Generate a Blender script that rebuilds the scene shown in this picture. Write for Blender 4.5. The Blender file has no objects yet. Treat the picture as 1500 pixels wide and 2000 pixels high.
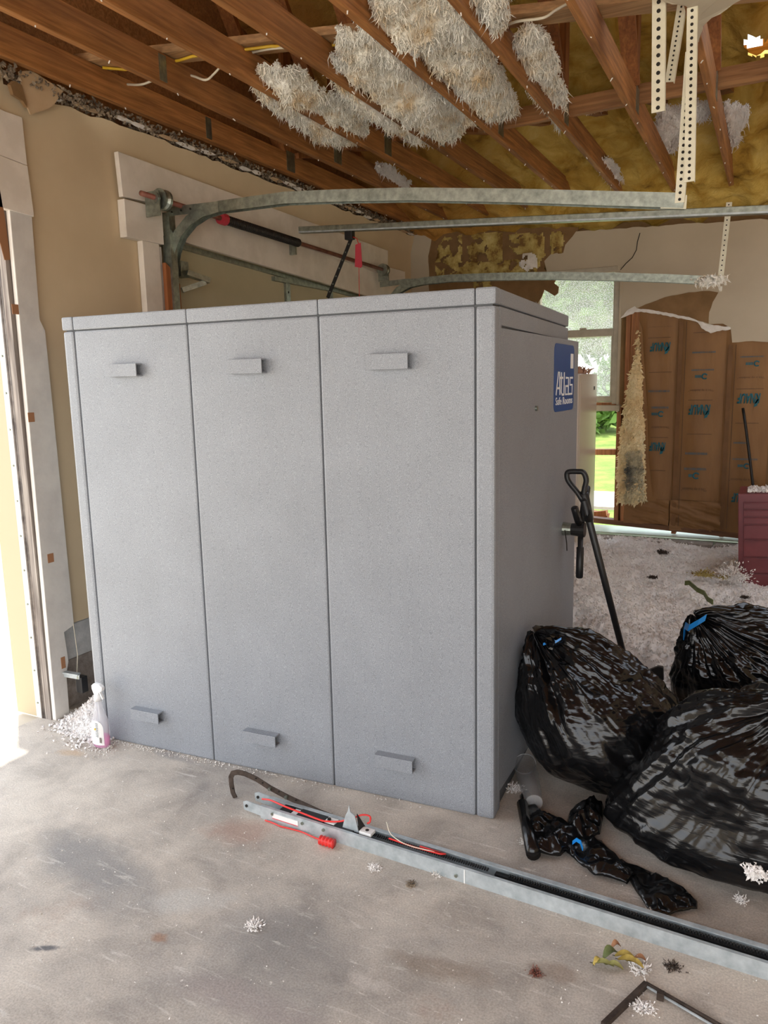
import bpy, bmesh, math, random
import numpy as np
from mathutils import Vector, Matrix, noise
R_ = math.radians
SC = bpy.context.scene
COL = SC.collection
rng = random.Random(7)
nr = np.random.RandomState(11)

# ------------------------------------------------------------------ camera
YAW, PITCH, ROLL, FPX, CAMH = 27.0224, 9.5432, -1.2455, 1490.27, 1.6609
y_, p_, r_ = R_(YAW), R_(PITCH), R_(ROLL)
FW = Vector((-math.sin(y_)*math.cos(p_), math.cos(y_)*math.cos(p_), -math.sin(p_)))
RT0 = Vector((math.cos(y_), math.sin(y_), 0)); UP0 = RT0.cross(FW)
RT = RT0*math.cos(r_) + UP0*math.sin(r_); UP = -RT0*math.sin(r_) + UP0*math.cos(r_)
CP = Vector((0, 0, CAMH))
cam = bpy.data.cameras.new('camera'); co = bpy.data.objects.new('camera', cam); COL.objects.link(co)
co.matrix_world = Matrix(((RT.x, UP.x, -FW.x, CP.x), (RT.y, UP.y, -FW.y, CP.y), (RT.z, UP.z, -FW.z, CP.z), (0, 0, 0, 1)))
cam.sensor_fit = 'VERTICAL'; cam.sensor_height = 36; cam.sensor_width = 27; cam.lens = FPX/2000*36
cam.clip_start = 0.02; cam.clip_end = 300
SC.camera = co
# ------------------------------------------------------------------ world, sun, exposure
w = bpy.data.worlds.new('sky'); SC.world = w; w.use_nodes = True
nt = w.node_tree; bg = nt.nodes['Background']
tc = nt.nodes.new('ShaderNodeTexCoord'); sp = nt.nodes.new('ShaderNodeSeparateXYZ'); cr = nt.nodes.new('ShaderNodeValToRGB')
nt.links.new(tc.outputs['Generated'], sp.inputs[0]); nt.links.new(sp.outputs['Z'], cr.inputs[0]); nt.links.new(cr.outputs[0], bg.inputs[0])
cr.color_ramp.elements[0].position = 0.0; cr.color_ramp.elements[0].color = (1.0, 0.965, 0.92, 1)
cr.color_ramp.elements[1].position = 0.6; cr.color_ramp.elements[1].color = (0.78, 0.87, 1.0, 1)
bg.inputs[1].default_value = 2.0
sd = bpy.data.lights.new('sun', 'SUN'); sd.energy = 5.0; sd.angle = R_(1.0); sd.color = (1, 0.94, 0.84)
so = bpy.data.objects.new('sun', sd); COL.objects.link(so)
so.rotation_euler = Vector((0.144, -0.117, -1)).to_track_quat('-Z', 'Y').to_euler()
so.location = (-6, 6, 12)
SC.view_settings.view_transform = 'Standard'; SC.view_settings.look = 'None'
SC.view_settings.gamma = 1; SC.view_settings.use_curve_mapping = False
SC.view_settings.exposure = 0.9

# ------------------------------------------------------------------ geometry helpers
def ray(x, y): return FW*FPX + RT*(x-750) - UP*(y-1000)
def onZ(x, y, z=0.0): d = ray(x, y); return CP + d*((z-CP.z)/d.z)
def onX(x, y, X): d = ray(x, y); return CP + d*((X-CP.x)/d.x)
def onY(x, y, Y): d = ray(x, y); return CP + d*((Y-CP.y)/d.y)
def W(o):
    v = Vector((0, 0, 0))
    while o is not None: v += o.location; o = o.parent
    return v
def V(*a): return Vector(a)
def tag(o, label=None, cat=None, group=None, kind=None):
    if label: o['label'] = label
    if cat: o['category'] = cat
    if group: o['group'] = group
    if kind: o['kind'] = kind
    return o
def thing(name, loc, label, cat, group=None, kind=None):
    o = bpy.data.objects.new(name, None); COL.objects.link(o); o.location = loc; o.empty_display_size = .1
    return tag(o, label, cat, group, kind)
class MB:
    def __init__(s): s.v = []; s.f = []
    def add(s, vs, fs):
        n = len(s.v); s.v += [Vector(a) for a in vs]; s.f += [tuple(i+n for i in f) for f in fs]; return s
    def box(s, c, sz, M=None):
        c = Vector(c); h = Vector(sz)/2; vs = []
        for z in (-1, 1):
            for x, y in ((-1, -1), (1, -1), (1, 1), (-1, 1)):
                q = Vector((x*h.x, y*h.y, z*h.z)); vs.append(c + (M @ q if M else q))
        return s.add(vs, [(0, 3, 2, 1), (4, 5, 6, 7), (0, 1, 5, 4), (1, 2, 6, 5), (2, 3, 7, 6), (3, 0, 4, 7)])
    def beam(s, a, b, w, h, up=(0, 0, 1)):           # bar from a to b, w across, h along up
        a = Vector(a); b = Vector(b); d = (b-a); L = d.length; d.normalize()
        x = d.cross(Vector(up)).normalized(); z = x.cross(d)
        return s.box((a+b)/2, (w, L, h), Matrix((x, d, z)).transposed())
    def prism(s, poly, ext):                          # polygon (3D points) extruded by vector
        e = Vector(ext); n = len(poly); vs = [Vector(p) for p in poly]; vs += [p+e for p in vs]
        return s.add(vs, [tuple(range(n)), tuple(range(2*n-1, n-1, -1))] + [(i, i+n, (i+1) % n+n, (i+1) % n) for i in range(n)])
    def tube(s, pts, r, n=8, cap=True):
        pts = [Vector(p) for p in pts]; m = len(pts); rs = r if isinstance(r, (list, tuple)) else [r]*m
        t0 = (pts[1]-pts[0]).normalized(); u = t0.orthogonal().normalized(); vs = []
        for i, p in enumerate(pts):
            t = (pts[min(i+1, m-1)]-pts[max(i-1, 0)]).normalized(); u = (u - t*u.dot(t)).normalized(); q = t.cross(u)
            for k in range(n):
                a = 2*math.pi*k/n; vs.append(p + (u*math.cos(a)+q*math.sin(a))*rs[i])
        fs = [(i*n+k, i*n+(k+1) % n, (i+1)*n+(k+1) % n, (i+1)*n+k) for i in range(m-1) for k in range(n)]
        if cap: fs += [tuple(range(n-1, -1, -1)), tuple(range((m-1)*n, m*n))]
        return s.add(vs, fs)
    def strip(s, pts, w, t, up):                      # flat bar following pts; w along up, t thick
        pts = [Vector(p) for p in pts]; m = len(pts); up = Vector(up).normalized(); vs = []
        for i, p in enumerate(pts):
            d = (pts[min(i+1, m-1)]-pts[max(i-1, 0)]).normalized(); nrm = d.cross(up).normalized()
            for a, b in ((-1, -1), (1, -1), (1, 1), (-1, 1)): vs.append(p + up*(a*w/2) + nrm*(b*t/2))
        fs = [(i*4+k, i*4+(k+1) % 4, (i+1)*4+(k+1) % 4, (i+1)*4+k) for i in range(m-1) for k in range(4)]
        return s.add(vs, fs+[(3, 2, 1, 0), tuple(range((m-1)*4, m*4))])
    def build(s, name, mat, parent=None, smooth=False, bevel=0, kind=None, seg=2):
        o = W(parent); me = bpy.data.meshes.new(name)
        me.from_pydata([v-o for v in s.v], [], s.f); me.update()
        return fin(me, name, mat, parent, smooth, bevel, kind, seg)
def fin(me, name, mat, parent=None, smooth=False, bevel=0, kind=None, seg=2):
    bm = bmesh.new(); bm.from_mesh(me); bmesh.ops.recalc_face_normals(bm, faces=bm.faces)
    if bevel: bmesh.ops.bevel(bm, geom=[e for e in bm.edges if len(e.link_faces) == 2 and e.calc_face_angle(0) > .6], offset=bevel, segments=seg, affect='EDGES', profile=.6)
    if smooth:
        for f in bm.faces: f.smooth = True
    bm.to_mesh(me); bm.free()
    if mat: me.materials.append(mat)
    ob = bpy.data.objects.new(name, me); COL.objects.link(ob)
    if parent: ob.parent = parent
    if kind: ob['kind'] = kind
    return ob
def grid_mesh(name, P, mat, parent=None, smooth=True, kind=None, closed=False, keep=None):   # P: (n,m,3)
    n, m, _ = P.shape; o = W(parent); pts = P.reshape(-1, 3) - np.array(o)
    i, j = np.meshgrid(np.arange(n-1), np.arange(m if closed else m-1), indexing='ij')
    j2 = (j+1) % m
    F = np.stack([i*m+j, (i+1)*m+j, (i+1)*m+j2, i*m+j2], -1)
    if keep is not None: F = F[keep[:-1, :-1] & keep[1:, 1:]]
    F = F.reshape(-1, 4)
    me = bpy.data.meshes.new(name); me.from_pydata(pts.tolist(), [], F.tolist()); me.update()
    if smooth: me.polygons.foreach_set('use_smooth', [True]*len(me.polygons))
    me.materials.append(mat); ob = bpy.data.objects.new(name, me); COL.objects.link(ob)
    if parent: ob.parent = parent
    if kind: ob['kind'] = kind
    return ob
def np_mesh(name, vs, fs, mat, parent=None, kind=None, smooth=False):
    o = np.array(W(parent)); me = bpy.data.meshes.new(name); me.from_pydata((np.asarray(vs)-o).tolist(), [], np.asarray(fs).tolist()); me.update()
    if smooth: me.polygons.foreach_set('use_smooth', [True]*len(me.polygons))
    me.materials.append(mat); ob = bpy.data.objects.new(name, me); COL.objects.link(ob)
    if parent: ob.parent = parent
    if kind: ob['kind'] = kind
    return ob
def text_mesh(name, s, M, mat, parent, w=None, h=None, shear=0, ext=.001, bold=0.0):
    """letters filling w x h, lower-left at M's origin, in M's xy plane"""
    cu = bpy.data.curves.new(name, 'FONT'); cu.body = s; cu.size = 1; cu.shear = shear; cu.extrude = 0.0; cu.offset = bold; cu.resolution_u = 3
    t = bpy.data.objects.new('tmp', cu); COL.objects.link(t); dg = bpy.context.evaluated_depsgraph_get()
    me = bpy.data.meshes.new_from_object(t.evaluated_get(dg)); bpy.data.objects.remove(t)
    co_ = np.array([v.co[:] for v in me.vertices]); lo = co_.min(0); hi = co_.max(0); sz = hi-lo
    sx = w/sz[0] if w else h/sz[1]; sy = h/sz[1] if h else sx; o = W(parent)
    for v in me.vertices:
        q = Vector(((v.co.x-lo[0])*sx, (v.co.y-lo[1])*sy, 0)); v.co = (M @ q) - o
    bm = bmesh.new(); bm.from_mesh(me); g = bmesh.ops.extrude_face_region(bm, geom=bm.faces[:])
    nn = (M.to_3x3() @ Vector((0, 0, 1))).normalized()*ext
    bmesh.ops.translate(bm, verts=[e for e in g['geom'] if isinstance(e, bmesh.types.BMVert)], vec=nn)
    bm.to_mesh(me); bm.free(); me.materials.clear()
    return fin(me, name, mat, parent)
def sm(pts, n=5):                                     # Catmull-Rom smoothing of a path
    p = [Vector(q) for q in pts]; p = [p[0]*2-p[1]]+p+[p[-1]*2-p[-2]]; out = []
    for i in range(1, len(p)-2):
        for k in range(n):
            t = k/n; a, b, c, d = p[i-1:i+3]
            out.append(.5*((2*b)+(c-a)*t+(2*a-5*b+4*c-d)*t*t+(3*b-a-3*c+d)*t**3))
    return out+[p[-2]]
def inpoly(x, y, poly):
    x = np.asarray(x); y = np.asarray(y); c = np.zeros(x.shape, bool); n = len(poly)
    for i in range(n):
        x1, y1 = poly[i]; x2, y2 = poly[(i+1) % n]
        if y1 == y2: continue
        t = ((y1 > y) != (y2 > y)) & (x < (x2-x1)*(y-y1)/(y2-y1)+x1); c ^= t
    return c
def edge_dist(x, y, poly):
    d = np.full(np.shape(x), 1e9)
    for i in range(len(poly)):
        a = np.array(poly[i]); b = np.array(poly[(i+1) % len(poly)]); ab = b-a; L = (ab@ab)+1e-12
        t = np.clip(((x-a[0])*ab[0]+(y-a[1])*ab[1])/L, 0, 1)
        d = np.minimum(d, np.hypot(x-a[0]-t*ab[0], y-a[1]-t*ab[1]))
    return d
def vnoise(P, seed=0, octv=3):                       # value noise, numpy; P (...,3)
    def one(P, s):
        Pi = np.floor(P).astype(np.int64); f = P-Pi; f = f*f*(3-2*f); out = 0
        for dx in (0, 1):
            for dy in (0, 1):
                for dz in (0, 1):
                    h = (Pi[..., 0]+dx)*374761393 + (Pi[..., 1]+dy)*668265263 + (Pi[..., 2]+dz)*2147483647 + s*974711
                    h = (h ^ (h >> 13))*1274126177; h = ((h ^ (h >> 16)) & 0xffff)/65535.0
                    wt = (f[..., 0] if dx else 1-f[..., 0])*(f[..., 1] if dy else 1-f[..., 1])*(f[..., 2] if dz else 1-f[..., 2])
                    out = out + wt*h
        return out
    a = 0; am = 1; t = 0
    for o in range(octv): a = a+am*one(P*(2**o)+17.3*o, seed+o*31); t += am; am *= .5
    return a/t
def ragged(pts, amp, step=.03, seed=1):              # ragged outline in the plane of pts
    out = []; r = random.Random(seed)
    for i in range(len(pts)):
        a = Vector(pts[i]); b = Vector(pts[(i+1) % len(pts)]); n = max(1, int((b-a).length/step))
        for k in range(n):
            p = a.lerp(b, k/n); out.append(p + Vector((r.uniform(-amp, amp), 0, r.uniform(-amp, amp))) if k else p)
    return out
# ------------------------------------------------------------------ materials
def mat(name, col, rough=.6, metal=0, spec=.5):
    m = bpy.data.materials.new(name); m.use_nodes = True; b = m.node_tree.nodes['Principled BSDF']
    b.inputs['Base Color'].default_value = (*col, 1); b.inputs['Roughness'].default_value = rough
    b.inputs['Metallic'].default_value = metal; b.inputs['Specular IOR Level'].default_value = spec
    return m
def N(m, t, **k):
    n = m.node_tree.nodes.new(t)
    for a, b in k.items():
        if a in n.inputs: n.inputs[a].default_value = b
        else: setattr(n, a, b)
    return n
def L(m, a, b): m.node_tree.links.new(a, b)
def coords(m, scale=(1, 1, 1), rot=(0, 0, 0)):
    t = N(m, 'ShaderNodeTexCoord'); mp = N(m, 'ShaderNodeMapping'); L(m, t.outputs['Object'], mp.inputs[0])
    mp.inputs['Scale'].default_value = scale; mp.inputs['Rotation'].default_value = rot; return mp.outputs[0]
def noise_n(m, scale=5, detail=4, rough=.6, vec=None, dist=0):
    n = N(m, 'ShaderNodeTexNoise'); n.inputs['Scale'].default_value = scale; n.inputs['Detail'].default_value = detail
    n.inputs['Roughness'].default_value = rough; n.inputs['Distortion'].default_value = dist
    L(m, vec if vec else coords(m), n.inputs['Vector']); return n.outputs['Fac']
def ramp(m, fac, stops):
    r = N(m, 'ShaderNodeValToRGB'); e = r.color_ramp.elements
    while len(e) < len(stops): e.new(.5)
    for i, (p, c) in enumerate(stops): e[i].position = p; e[i].color = (*c, 1) if len(c) == 3 else c
    L(m, fac, r.inputs[0]); return r.outputs[0]
def gray(m, fac, a, b): return ramp(m, fac, [(a, (0, 0, 0)), (b, (1, 1, 1))])
def mix(m, f, a, b, mode='MIX'):
    n = N(m, 'ShaderNodeMix', data_type='RGBA', blend_type=mode)
    for i, x in ((0, f), (6, a), (7, b)):
        if hasattr(x, 'is_output'): L(m, x, n.inputs[i])
        elif i == 0: n.inputs[0].default_value = x
        else: n.inputs[i].default_value = (*x, 1)
    return n.outputs[2]
def bsdf(m): return m.node_tree.nodes['Principled BSDF']
def setc(m, c): L(m, c, bsdf(m).inputs['Base Color'])
def bump(m, h, strength=.3, dist=.01, prev=None):
    b = N(m, 'ShaderNodeBump'); b.inputs['Strength'].default_value = strength; b.inputs['Distance'].default_value = dist
    L(m, h, b.inputs['Height'])
    if prev: L(m, prev, b.inputs['Normal'])
    L(m, b.outputs[0], bsdf(m).inputs['Normal']); return b.outputs[0]
def mottled(name, c1, c2, scale=6, rough=.7, metal=0, bs=.2, bscale=60, bd=.003, lo=.35, hi=.65, detail=5):
    m = mat(name, c1, rough, metal); f = noise_n(m, scale, detail); setc(m, ramp(m, f, [(lo, c1), (hi, c2)]))
    if bs: bump(m, noise_n(m, bscale, 4), bs, bd)
    return m
def wood(name, c1, c2, axis=1, rough=.65, vary=.25):
    m = mat(name, c1, rough); sc = [26, 26, 26]; sc[axis] = 1.3
    v = coords(m, sc); f = noise_n(m, 1.0, 6, .65, v, 1.2)
    wv = N(m, 'ShaderNodeTexNoise'); wv.inputs['Scale'].default_value = 3.0; L(m, v, wv.inputs['Vector']); wv.inputs['Detail'].default_value = 2
    c = ramp(m, f, [(.3, c2), (.5, tuple((a+b)/2 for a, b in zip(c1, c2))), (.68, c1)])
    g = gray(m, wv.outputs['Fac'], .42, .6); c = mix(m, .22, c, g, 'MULTIPLY')
    oi = N(m, 'ShaderNodeObjectInfo'); k = ramp(m, oi.outputs['Random'], [(0, (1-vary,)*3), (1, (1, 1, 1))])
    big = ramp(m, noise_n(m, 2.2, 3), [(.35, (.8, .78, .75)), (.65, (1.1, 1.08, 1.05))])
    c = mix(m, 1, mix(m, 1, c, k, 'MULTIPLY'), big, 'MULTIPLY'); setc(m, c); bump(m, f, .25, .003); return m

# safe paint: grey hammered powder coat
M_safe = mat('grey_speckle_paint', (.3, .32, .335), .42)
f1 = noise_n(M_safe, 420, 2, .5); f2 = noise_n(M_safe, 3, 4)
setc(M_safe, mix(M_safe, 1, ramp(M_safe, f1, [(.3, (.168, .183, .205)), (.7, (.35, .37, .402))]), ramp(M_safe, f2, [(.3, (.92, .92, .92)), (.7, (1.05, 1.05, 1.05))]), 'MULTIPLY'))
bump(M_safe, f1, .25, .0008)
M_safedark = mat('seam_shadow_grey', (.09, .095, .1), .7)
M_wall = mat('tan_paint', (.62, .49, .32), .8)
setc(M_wall, ramp(M_wall, noise_n(M_wall, 1.3, 5), [(.3, (.58, .45, .285)), (.7, (.68, .55, .36))]))
bump(M_wall, noise_n(M_wall, 90, 3), .15, .002)
M_wall2 = mottled('beige_paint', (.50, .43, .32), (.56, .485, .365), 1.6, .8, bs=.1)
M_white = mottled('white_painted_board', (.70, .63, .54), (.80, .73, .64), 5, .6, bs=.2, bscale=40, lo=.4, hi=.6)
M_trimw = mottled('weathered_white_trim', (.60, .57, .53), (.70, .67, .62), 7, .7, bs=.3, bscale=30)
M_gyp = mottled('torn_gypsum', (.72, .68, .62), (.85, .82, .78), 20, .9, bs=.6, bscale=60)
M_conc = mat('concrete_floor', (.42, .39, .35), .75)
M_joist = wood('joist_wood', (.60, .27, .085), (.27, .105, .03), 1)
M_web = wood('web_wood', (.50, .20, .055), (.27, .09, .025), 2)
M_brace = wood('brace_wood', (.62, .33, .14), (.36, .16, .06), 0)
M_stud = wood('stud_wood', (.62, .28, .11), (.38, .14, .05), 2)
M_sill = wood('sill_wood', (.30, .14, .06), (.16, .07, .03), 0)
M_plank = wood('pale_plank', (.78, .49, .25), (.58, .32, .14), 0)
M_galv = mat('galvanised_steel', (.4, .42, .38), .36, .9)
setc(M_galv, ramp(M_galv, noise_n(M_galv, 30, 4), [(.3, (.22, .245, .21)), (.7, (.42, .45, .39))])); bump(M_galv, noise_n(M_galv, 80, 3), .1, .002)
M_galv2 = mat('dull_zinc_rail', (.55, .6, .62), .5, .45)
setc(M_galv2, ramp(M_galv2, noise_n(M_galv2, 25, 5), [(.3, (.38, .43, .45)), (.7, (.60, .65, .67))]))
M_cream = mottled('cream_perforated_steel', (.66, .62, .47), (.80, .76, .60), 9, .55, .2, bs=.1)
M_hole = mat('punched_hole', (.02, .017, .013), .9)
M_rust = mottled('rusty_red_shaft', (.17, .05, .035), (.30, .12, .08), 15, .55, .3)
M_black = mat('black_plastic', (.012, .012, .013), .42)
M_blackm = mat('black_oiled_steel', (.03, .028, .027), .4, .4)
M_arm = mottled('dark_brown_steel', (.05, .035, .028), (.10, .075, .06), 30, .5, .5)
M_red = mat('red_plastic', (.75, .035, .03), .35)
M_redtag = mat('red_tag', (.62, .05, .08), .5)
M_blue = mat('blue_tie', (.01, .22, .62), .35)
M_stick = mat('blue_sticker', (.012, .075, .26), .35)
M_ink = mat('white_ink', (.82, .82, .8), .5)
M_teal = mat('teal_ink', (.012, .13, .17), .7)
M_inkg = mat('faint_blue_ink', (.12, .13, .13), .8)
M_inkb = mat('brown_ink', (.10, .055, .03), .8)
M_maroon = mottled('maroon_enamel', (.17, .032, .04), (.22, .045, .052), 6, .4, bs=0)
M_fridge = mat('fridge_enamel', (.66, .58, .50), .35)
M_yel = mat('yellow_cable', (.75, .48, .03), .45)
M_cab = mat('white_cable', (.72, .66, .52), .45)
M_alu = mottled('window_frame_tan', (.42, .37, .28), (.52, .47, .37), 10, .5, bs=0)
M_beige = mat('beige_siding', (.47, .39, .26), .7)
M_vinyl = mat('white_vinyl', (.62, .61, .59), .6)
M_rubber = mottled('weather_seal', (.09, .075, .07), (.22, .19, .17), 14, .8)
M_tape = mat('brown_tape', (.36, .17, .08), .7)
M_orange = wood('raw_board', (.60, .22, .07), (.42, .13, .04), 2)
M_doorp = mottled('door_panel_paint', (.43, .38, .24), (.49, .43, .28), 2, .55, bs=.05)
M_block = mottled('cmu_block', (.24, .20, .17), (.36, .31, .27), 25, .9, bs=.7, bscale=90)
M_curb = mottled('painted_curb', (.40, .40, .39), (.52, .51, .49), 18, .9, bs=.5, bscale=70)
M_grass = mottled('grass', (.10, .17, .02), (.22, .30, .05), 3, .9, bs=1, bscale=30, bd=.05)
M_drive = mottled('driveway', (.54, .48, .385), (.62, .555, .45), 1.5, .85, bs=.2)
M_leaf = mottled('tree_leaf', (.06, .14, .02), (.14, .25, .05), 1.2, .8, bs=0)
M_bark = mottled('bark', (.10, .07, .05), (.16, .12, .09), 12, .9)
M_deck = mottled('white_deck_board', (.6, .6, .58), (.7, .7, .68), 8, .7)
M_littop = mottled('pale_green_lit_top', (.50, .60, .44), (.62, .70, .55), 5, .4, .1, bs=0)
M_paper = mottled('torn_brown_paper', (.20, .115, .045), (.26, .15, .065), 7, .85, bs=.15)
M_flap = mottled('tan_paper_flap', (.50, .35, .20), (.58, .42, .26), 5, .8, bs=.1)
M_white_pl = mat('white_plastic', (.85, .85, .85), .35)
M_dry = mottled('dry_leaf', (.38, .27, .05), (.62, .47, .12), 30, .7)
M_green = mottled('green_leaf', (.10, .13, .04), (.17, .2, .07), 30, .6)
M_yleaf = mottled('yellow_green_leaf', (.28, .27, .08), (.42, .40, .14), 30, .6)

def conc():
    m = M_conc
    big = noise_n(m, .9, 5, .6); mid = noise_n(m, 4.5, 6, .65, None, .4); fine = noise_n(m, 160, 3)
    c = ramp(m, big, [(.36, (.36, .335, .31)), (.5, (.52, .47, .415)), (.64, (.62, .56, .49))])
    c = mix(m, .75, c, ramp(m, mid, [(.32, (.62, .60, .58)), (.5, (.95, .93, .9)), (.68, (1.18, 1.16, 1.12))]), 'MULTIPLY')
    c = mix(m, ramp(m, noise_n(m, 2.2, 6, .7), [(.60, (0, 0, 0)), (.72, (.5, .5, .5))]), c, (.36, .24, .18))
    t = N(m, 'ShaderNodeTexCoord'); sep = N(m, 'ShaderNodeSeparateXYZ'); L(m, t.outputs['Object'], sep.inputs[0])
    def spot(c, x, y, rx, ry, rot, col, amt, sharp=.5):
        mp = N(m, 'ShaderNodeMapping', vector_type='TEXTURE'); L(m, t.outputs['Object'], mp.inputs[0])
        mp.inputs['Location'].default_value = (x, y, 0); mp.inputs['Rotation'].default_value = (0, 0, rot); mp.inputs['Scale'].default_value = (rx, ry, 1)
        ns = N(m, 'ShaderNodeTexNoise'); ns.inputs['Scale'].default_value = 2.3/ max(rx, ry) ; ns.inputs['Detail'].default_value = 5; L(m, t.outputs['Object'], ns.inputs['Vector'])
        ln = N(m, 'ShaderNodeVectorMath', operation='LENGTH'); L(m, mp.outputs[0], ln.inputs[0])
        ad = N(m, 'ShaderNodeMath', operation='ADD'); L(m, ln.outputs['Value'], ad.inputs[0]); L(m, ns.outputs['Fac'], ad.inputs[1])
        g = ramp(m, ad.outputs[0], [(.5, (1, 1, 1)), (min(1, .5+sharp), (0, 0, 0))])
        # ramp works on 0..1 so shift
        sb = N(m, 'ShaderNodeMath', operation='MULTIPLY'); L(m, ad.outputs[0], sb.inputs[0]); sb.inputs[1].default_value = .62
        m.node_tree.links.new(sb.outputs[0], g.node.inputs[0])
        ml = N(m, 'ShaderNodeMath', operation='MULTIPLY'); L(m, g, ml.inputs[0]); ml.inputs[1].default_value = amt
        return mix(m, ml.outputs[0], c, col)
    for px, py, rx, ry, ro, col, am in [((180), 1690, .55, .22, -.3, (.24, .235, .23), .75), (560, 1830, .38, .2, .2, (.25, .235, .22), .6),
            (470, 1625, .22, .14, .1, (.42, .27, .21), .6), (860, 1890, .26, .07, .1, (.26, .20, .15), .6), (90, 1852, .08, .02, .5, (.1, .1, .11), .9),
            (310, 1832, .05, .03, 0, (.34, .2, .13), .8), (1090, 1900, .12, .06, 0, (.28, .21, .16), .6), (480, 1960, .5, .1, 0, (.30, .25, .24), .5),
            (140, 1470, .12, .05, .3, (.52, .36, .22), .6), (370, 1760, .22, .1, .5, (.55, .53, .49), .6), (715, 1920, .12, .05, 0, (.62, .56, .5), .5),
            (350, 1480, .25, .05, -.1, (.30, .28, .27), .7), (1150, 1700, .25, .1, 0, (.36, .30, .25), .4)]:
        q = onZ(px, py); c = spot(c, q.x, q.y, rx, ry, ro, col, am, .28)
    # pale scratches and spatter
    v = coords(m, (3, 22, 1), (0, 0, .5)); c = mix(m, ramp(m, noise_n(m, 2.3, 4, .6, v, .8), [(.60, (0, 0, 0)), (.70, (.5, .5, .5))]), c, (.72, .68, .62))
    c = mix(m, ramp(m, noise_n(m, 38, 3), [(.70, (0, 0, 0)), (.76, (.8, .8, .8))]), c, (.70, .66, .60))
    c = mix(m, .8, c, ramp(m, fine, [(.3, (.72, .71, .70)), (.7, (1.2, 1.2, 1.2))]), 'MULTIPLY')
    setc(m, c); b = bump(m, fine, .35, .002); bump(m, mid, .2, .006, b)
conc()
# fibre glass fluff
def fluffmat(name, c1, c2, c3):
    m = mat(name, c1, .95, 0, .1); f = noise_n(m, 5, 5, .6)
    setc(m, ramp(m, f, [(.32, c3), (.45, c2), (.58, c1)])); bump(m, noise_n(m, 130, 4), .5, .004)
    return m
M_fluff = fluffmat('white_loose_fibre', (.96, .94, .87), (.94, .89, .78), (.74, .55, .32))
M_fluffw = fluffmat('white_blown_fibre', (.93, .90, .87), (.90, .86, .83), (.76, .69, .64))
def foam():
    m = mat('yellow_spray_foam', (.45, .3, .08), .9, 0, .15)
    f = noise_n(m, 3.2, 8, .62, None, .7)
    y = ramp(m, f, [(.28, (.16, .08, .015)), (.42, (.46, .28, .05)), (.58, (.66, .46, .12)), (.75, (.76, .61, .24))])
    b = ramp(m, noise_n(m, 2.5, 6), [(.3, (.30, .13, .03)), (.7, (.56, .28, .075))])
    t = N(m, 'ShaderNodeTexCoord'); sep = N(m, 'ShaderNodeSeparateXYZ'); L(m, t.outputs['Object'], sep.inputs[0])
    ad = N(m, 'ShaderNodeMath', operation='MULTIPLY_ADD'); L(m, noise_n(m, 1.1, 4), ad.inputs[0]); ad.inputs[1].default_value = 1.4; L(m, sep.outputs['X'], ad.inputs[2])
    mr = N(m, 'ShaderNodeMapRange'); L(m, ad.outputs[0], mr.inputs[0]); mr.inputs[1].default_value = -2.2; mr.inputs[2].default_value = -.9
    setc(m, mix(m, mr.outputs[0], b, y)); bm_ = bump(m, noise_n(m, 14, 6, .6), .8, .03); bump(m, noise_n(m, 70, 3), .4, .006, bm_); return m
M_foam = foam()
def foam2():
    m = mat('patchy_yellow_foam', (.5, .4, .12), .9, 0, .1); f = noise_n(m, 9, 7, .65)
    setc(m, ramp(m, f, [(.38, (.21, .12, .045)), (.46, (.40, .29, .09)), (.6, (.58, .47, .18)), (.75, (.66, .57, .28))])); bump(m, f, .7, .02); return m
M_foam2 = foam2()
def kraft():
    m = mat('kraft_paper', (.38, .2, .07), .6); v = coords(m, (7, 3, 2)); f = noise_n(m, 1, 5, .5, v)
    setc(m, ramp(m, f, [(.3, (.21, .10, .03)), (.7, (.29, .145, .046))])); bump(m, noise_n(m, 5, 4, .5, coords(m, (3, 1, 1))), .35, .02); return m
M_kraft = kraft()
def bagm():
    m = mat('black_bin_liner', (.004, .004, .0045), .2, 0, .5); b_ = bsdf(m)
    v = coords(m, (1, 1, 2.2), (.2, .5, .3)); a = noise_n(m, 5, 3, .5, v, 1.0)
    v2 = coords(m, (3, 3, 26), (.0, .55, .2)); c = noise_n(m, 1.5, 3, .5, v2, .5)
    vo = N(m, 'ShaderNodeTexVoronoi', feature='SMOOTH_F1'); vo.inputs['Scale'].default_value = 9; L(m, coords(m), vo.inputs['Vector'])
    p = bump(m, a, .22, .03); bump(m, c, .25, .010, p)
    return m
M_bag = bagm()
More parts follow.
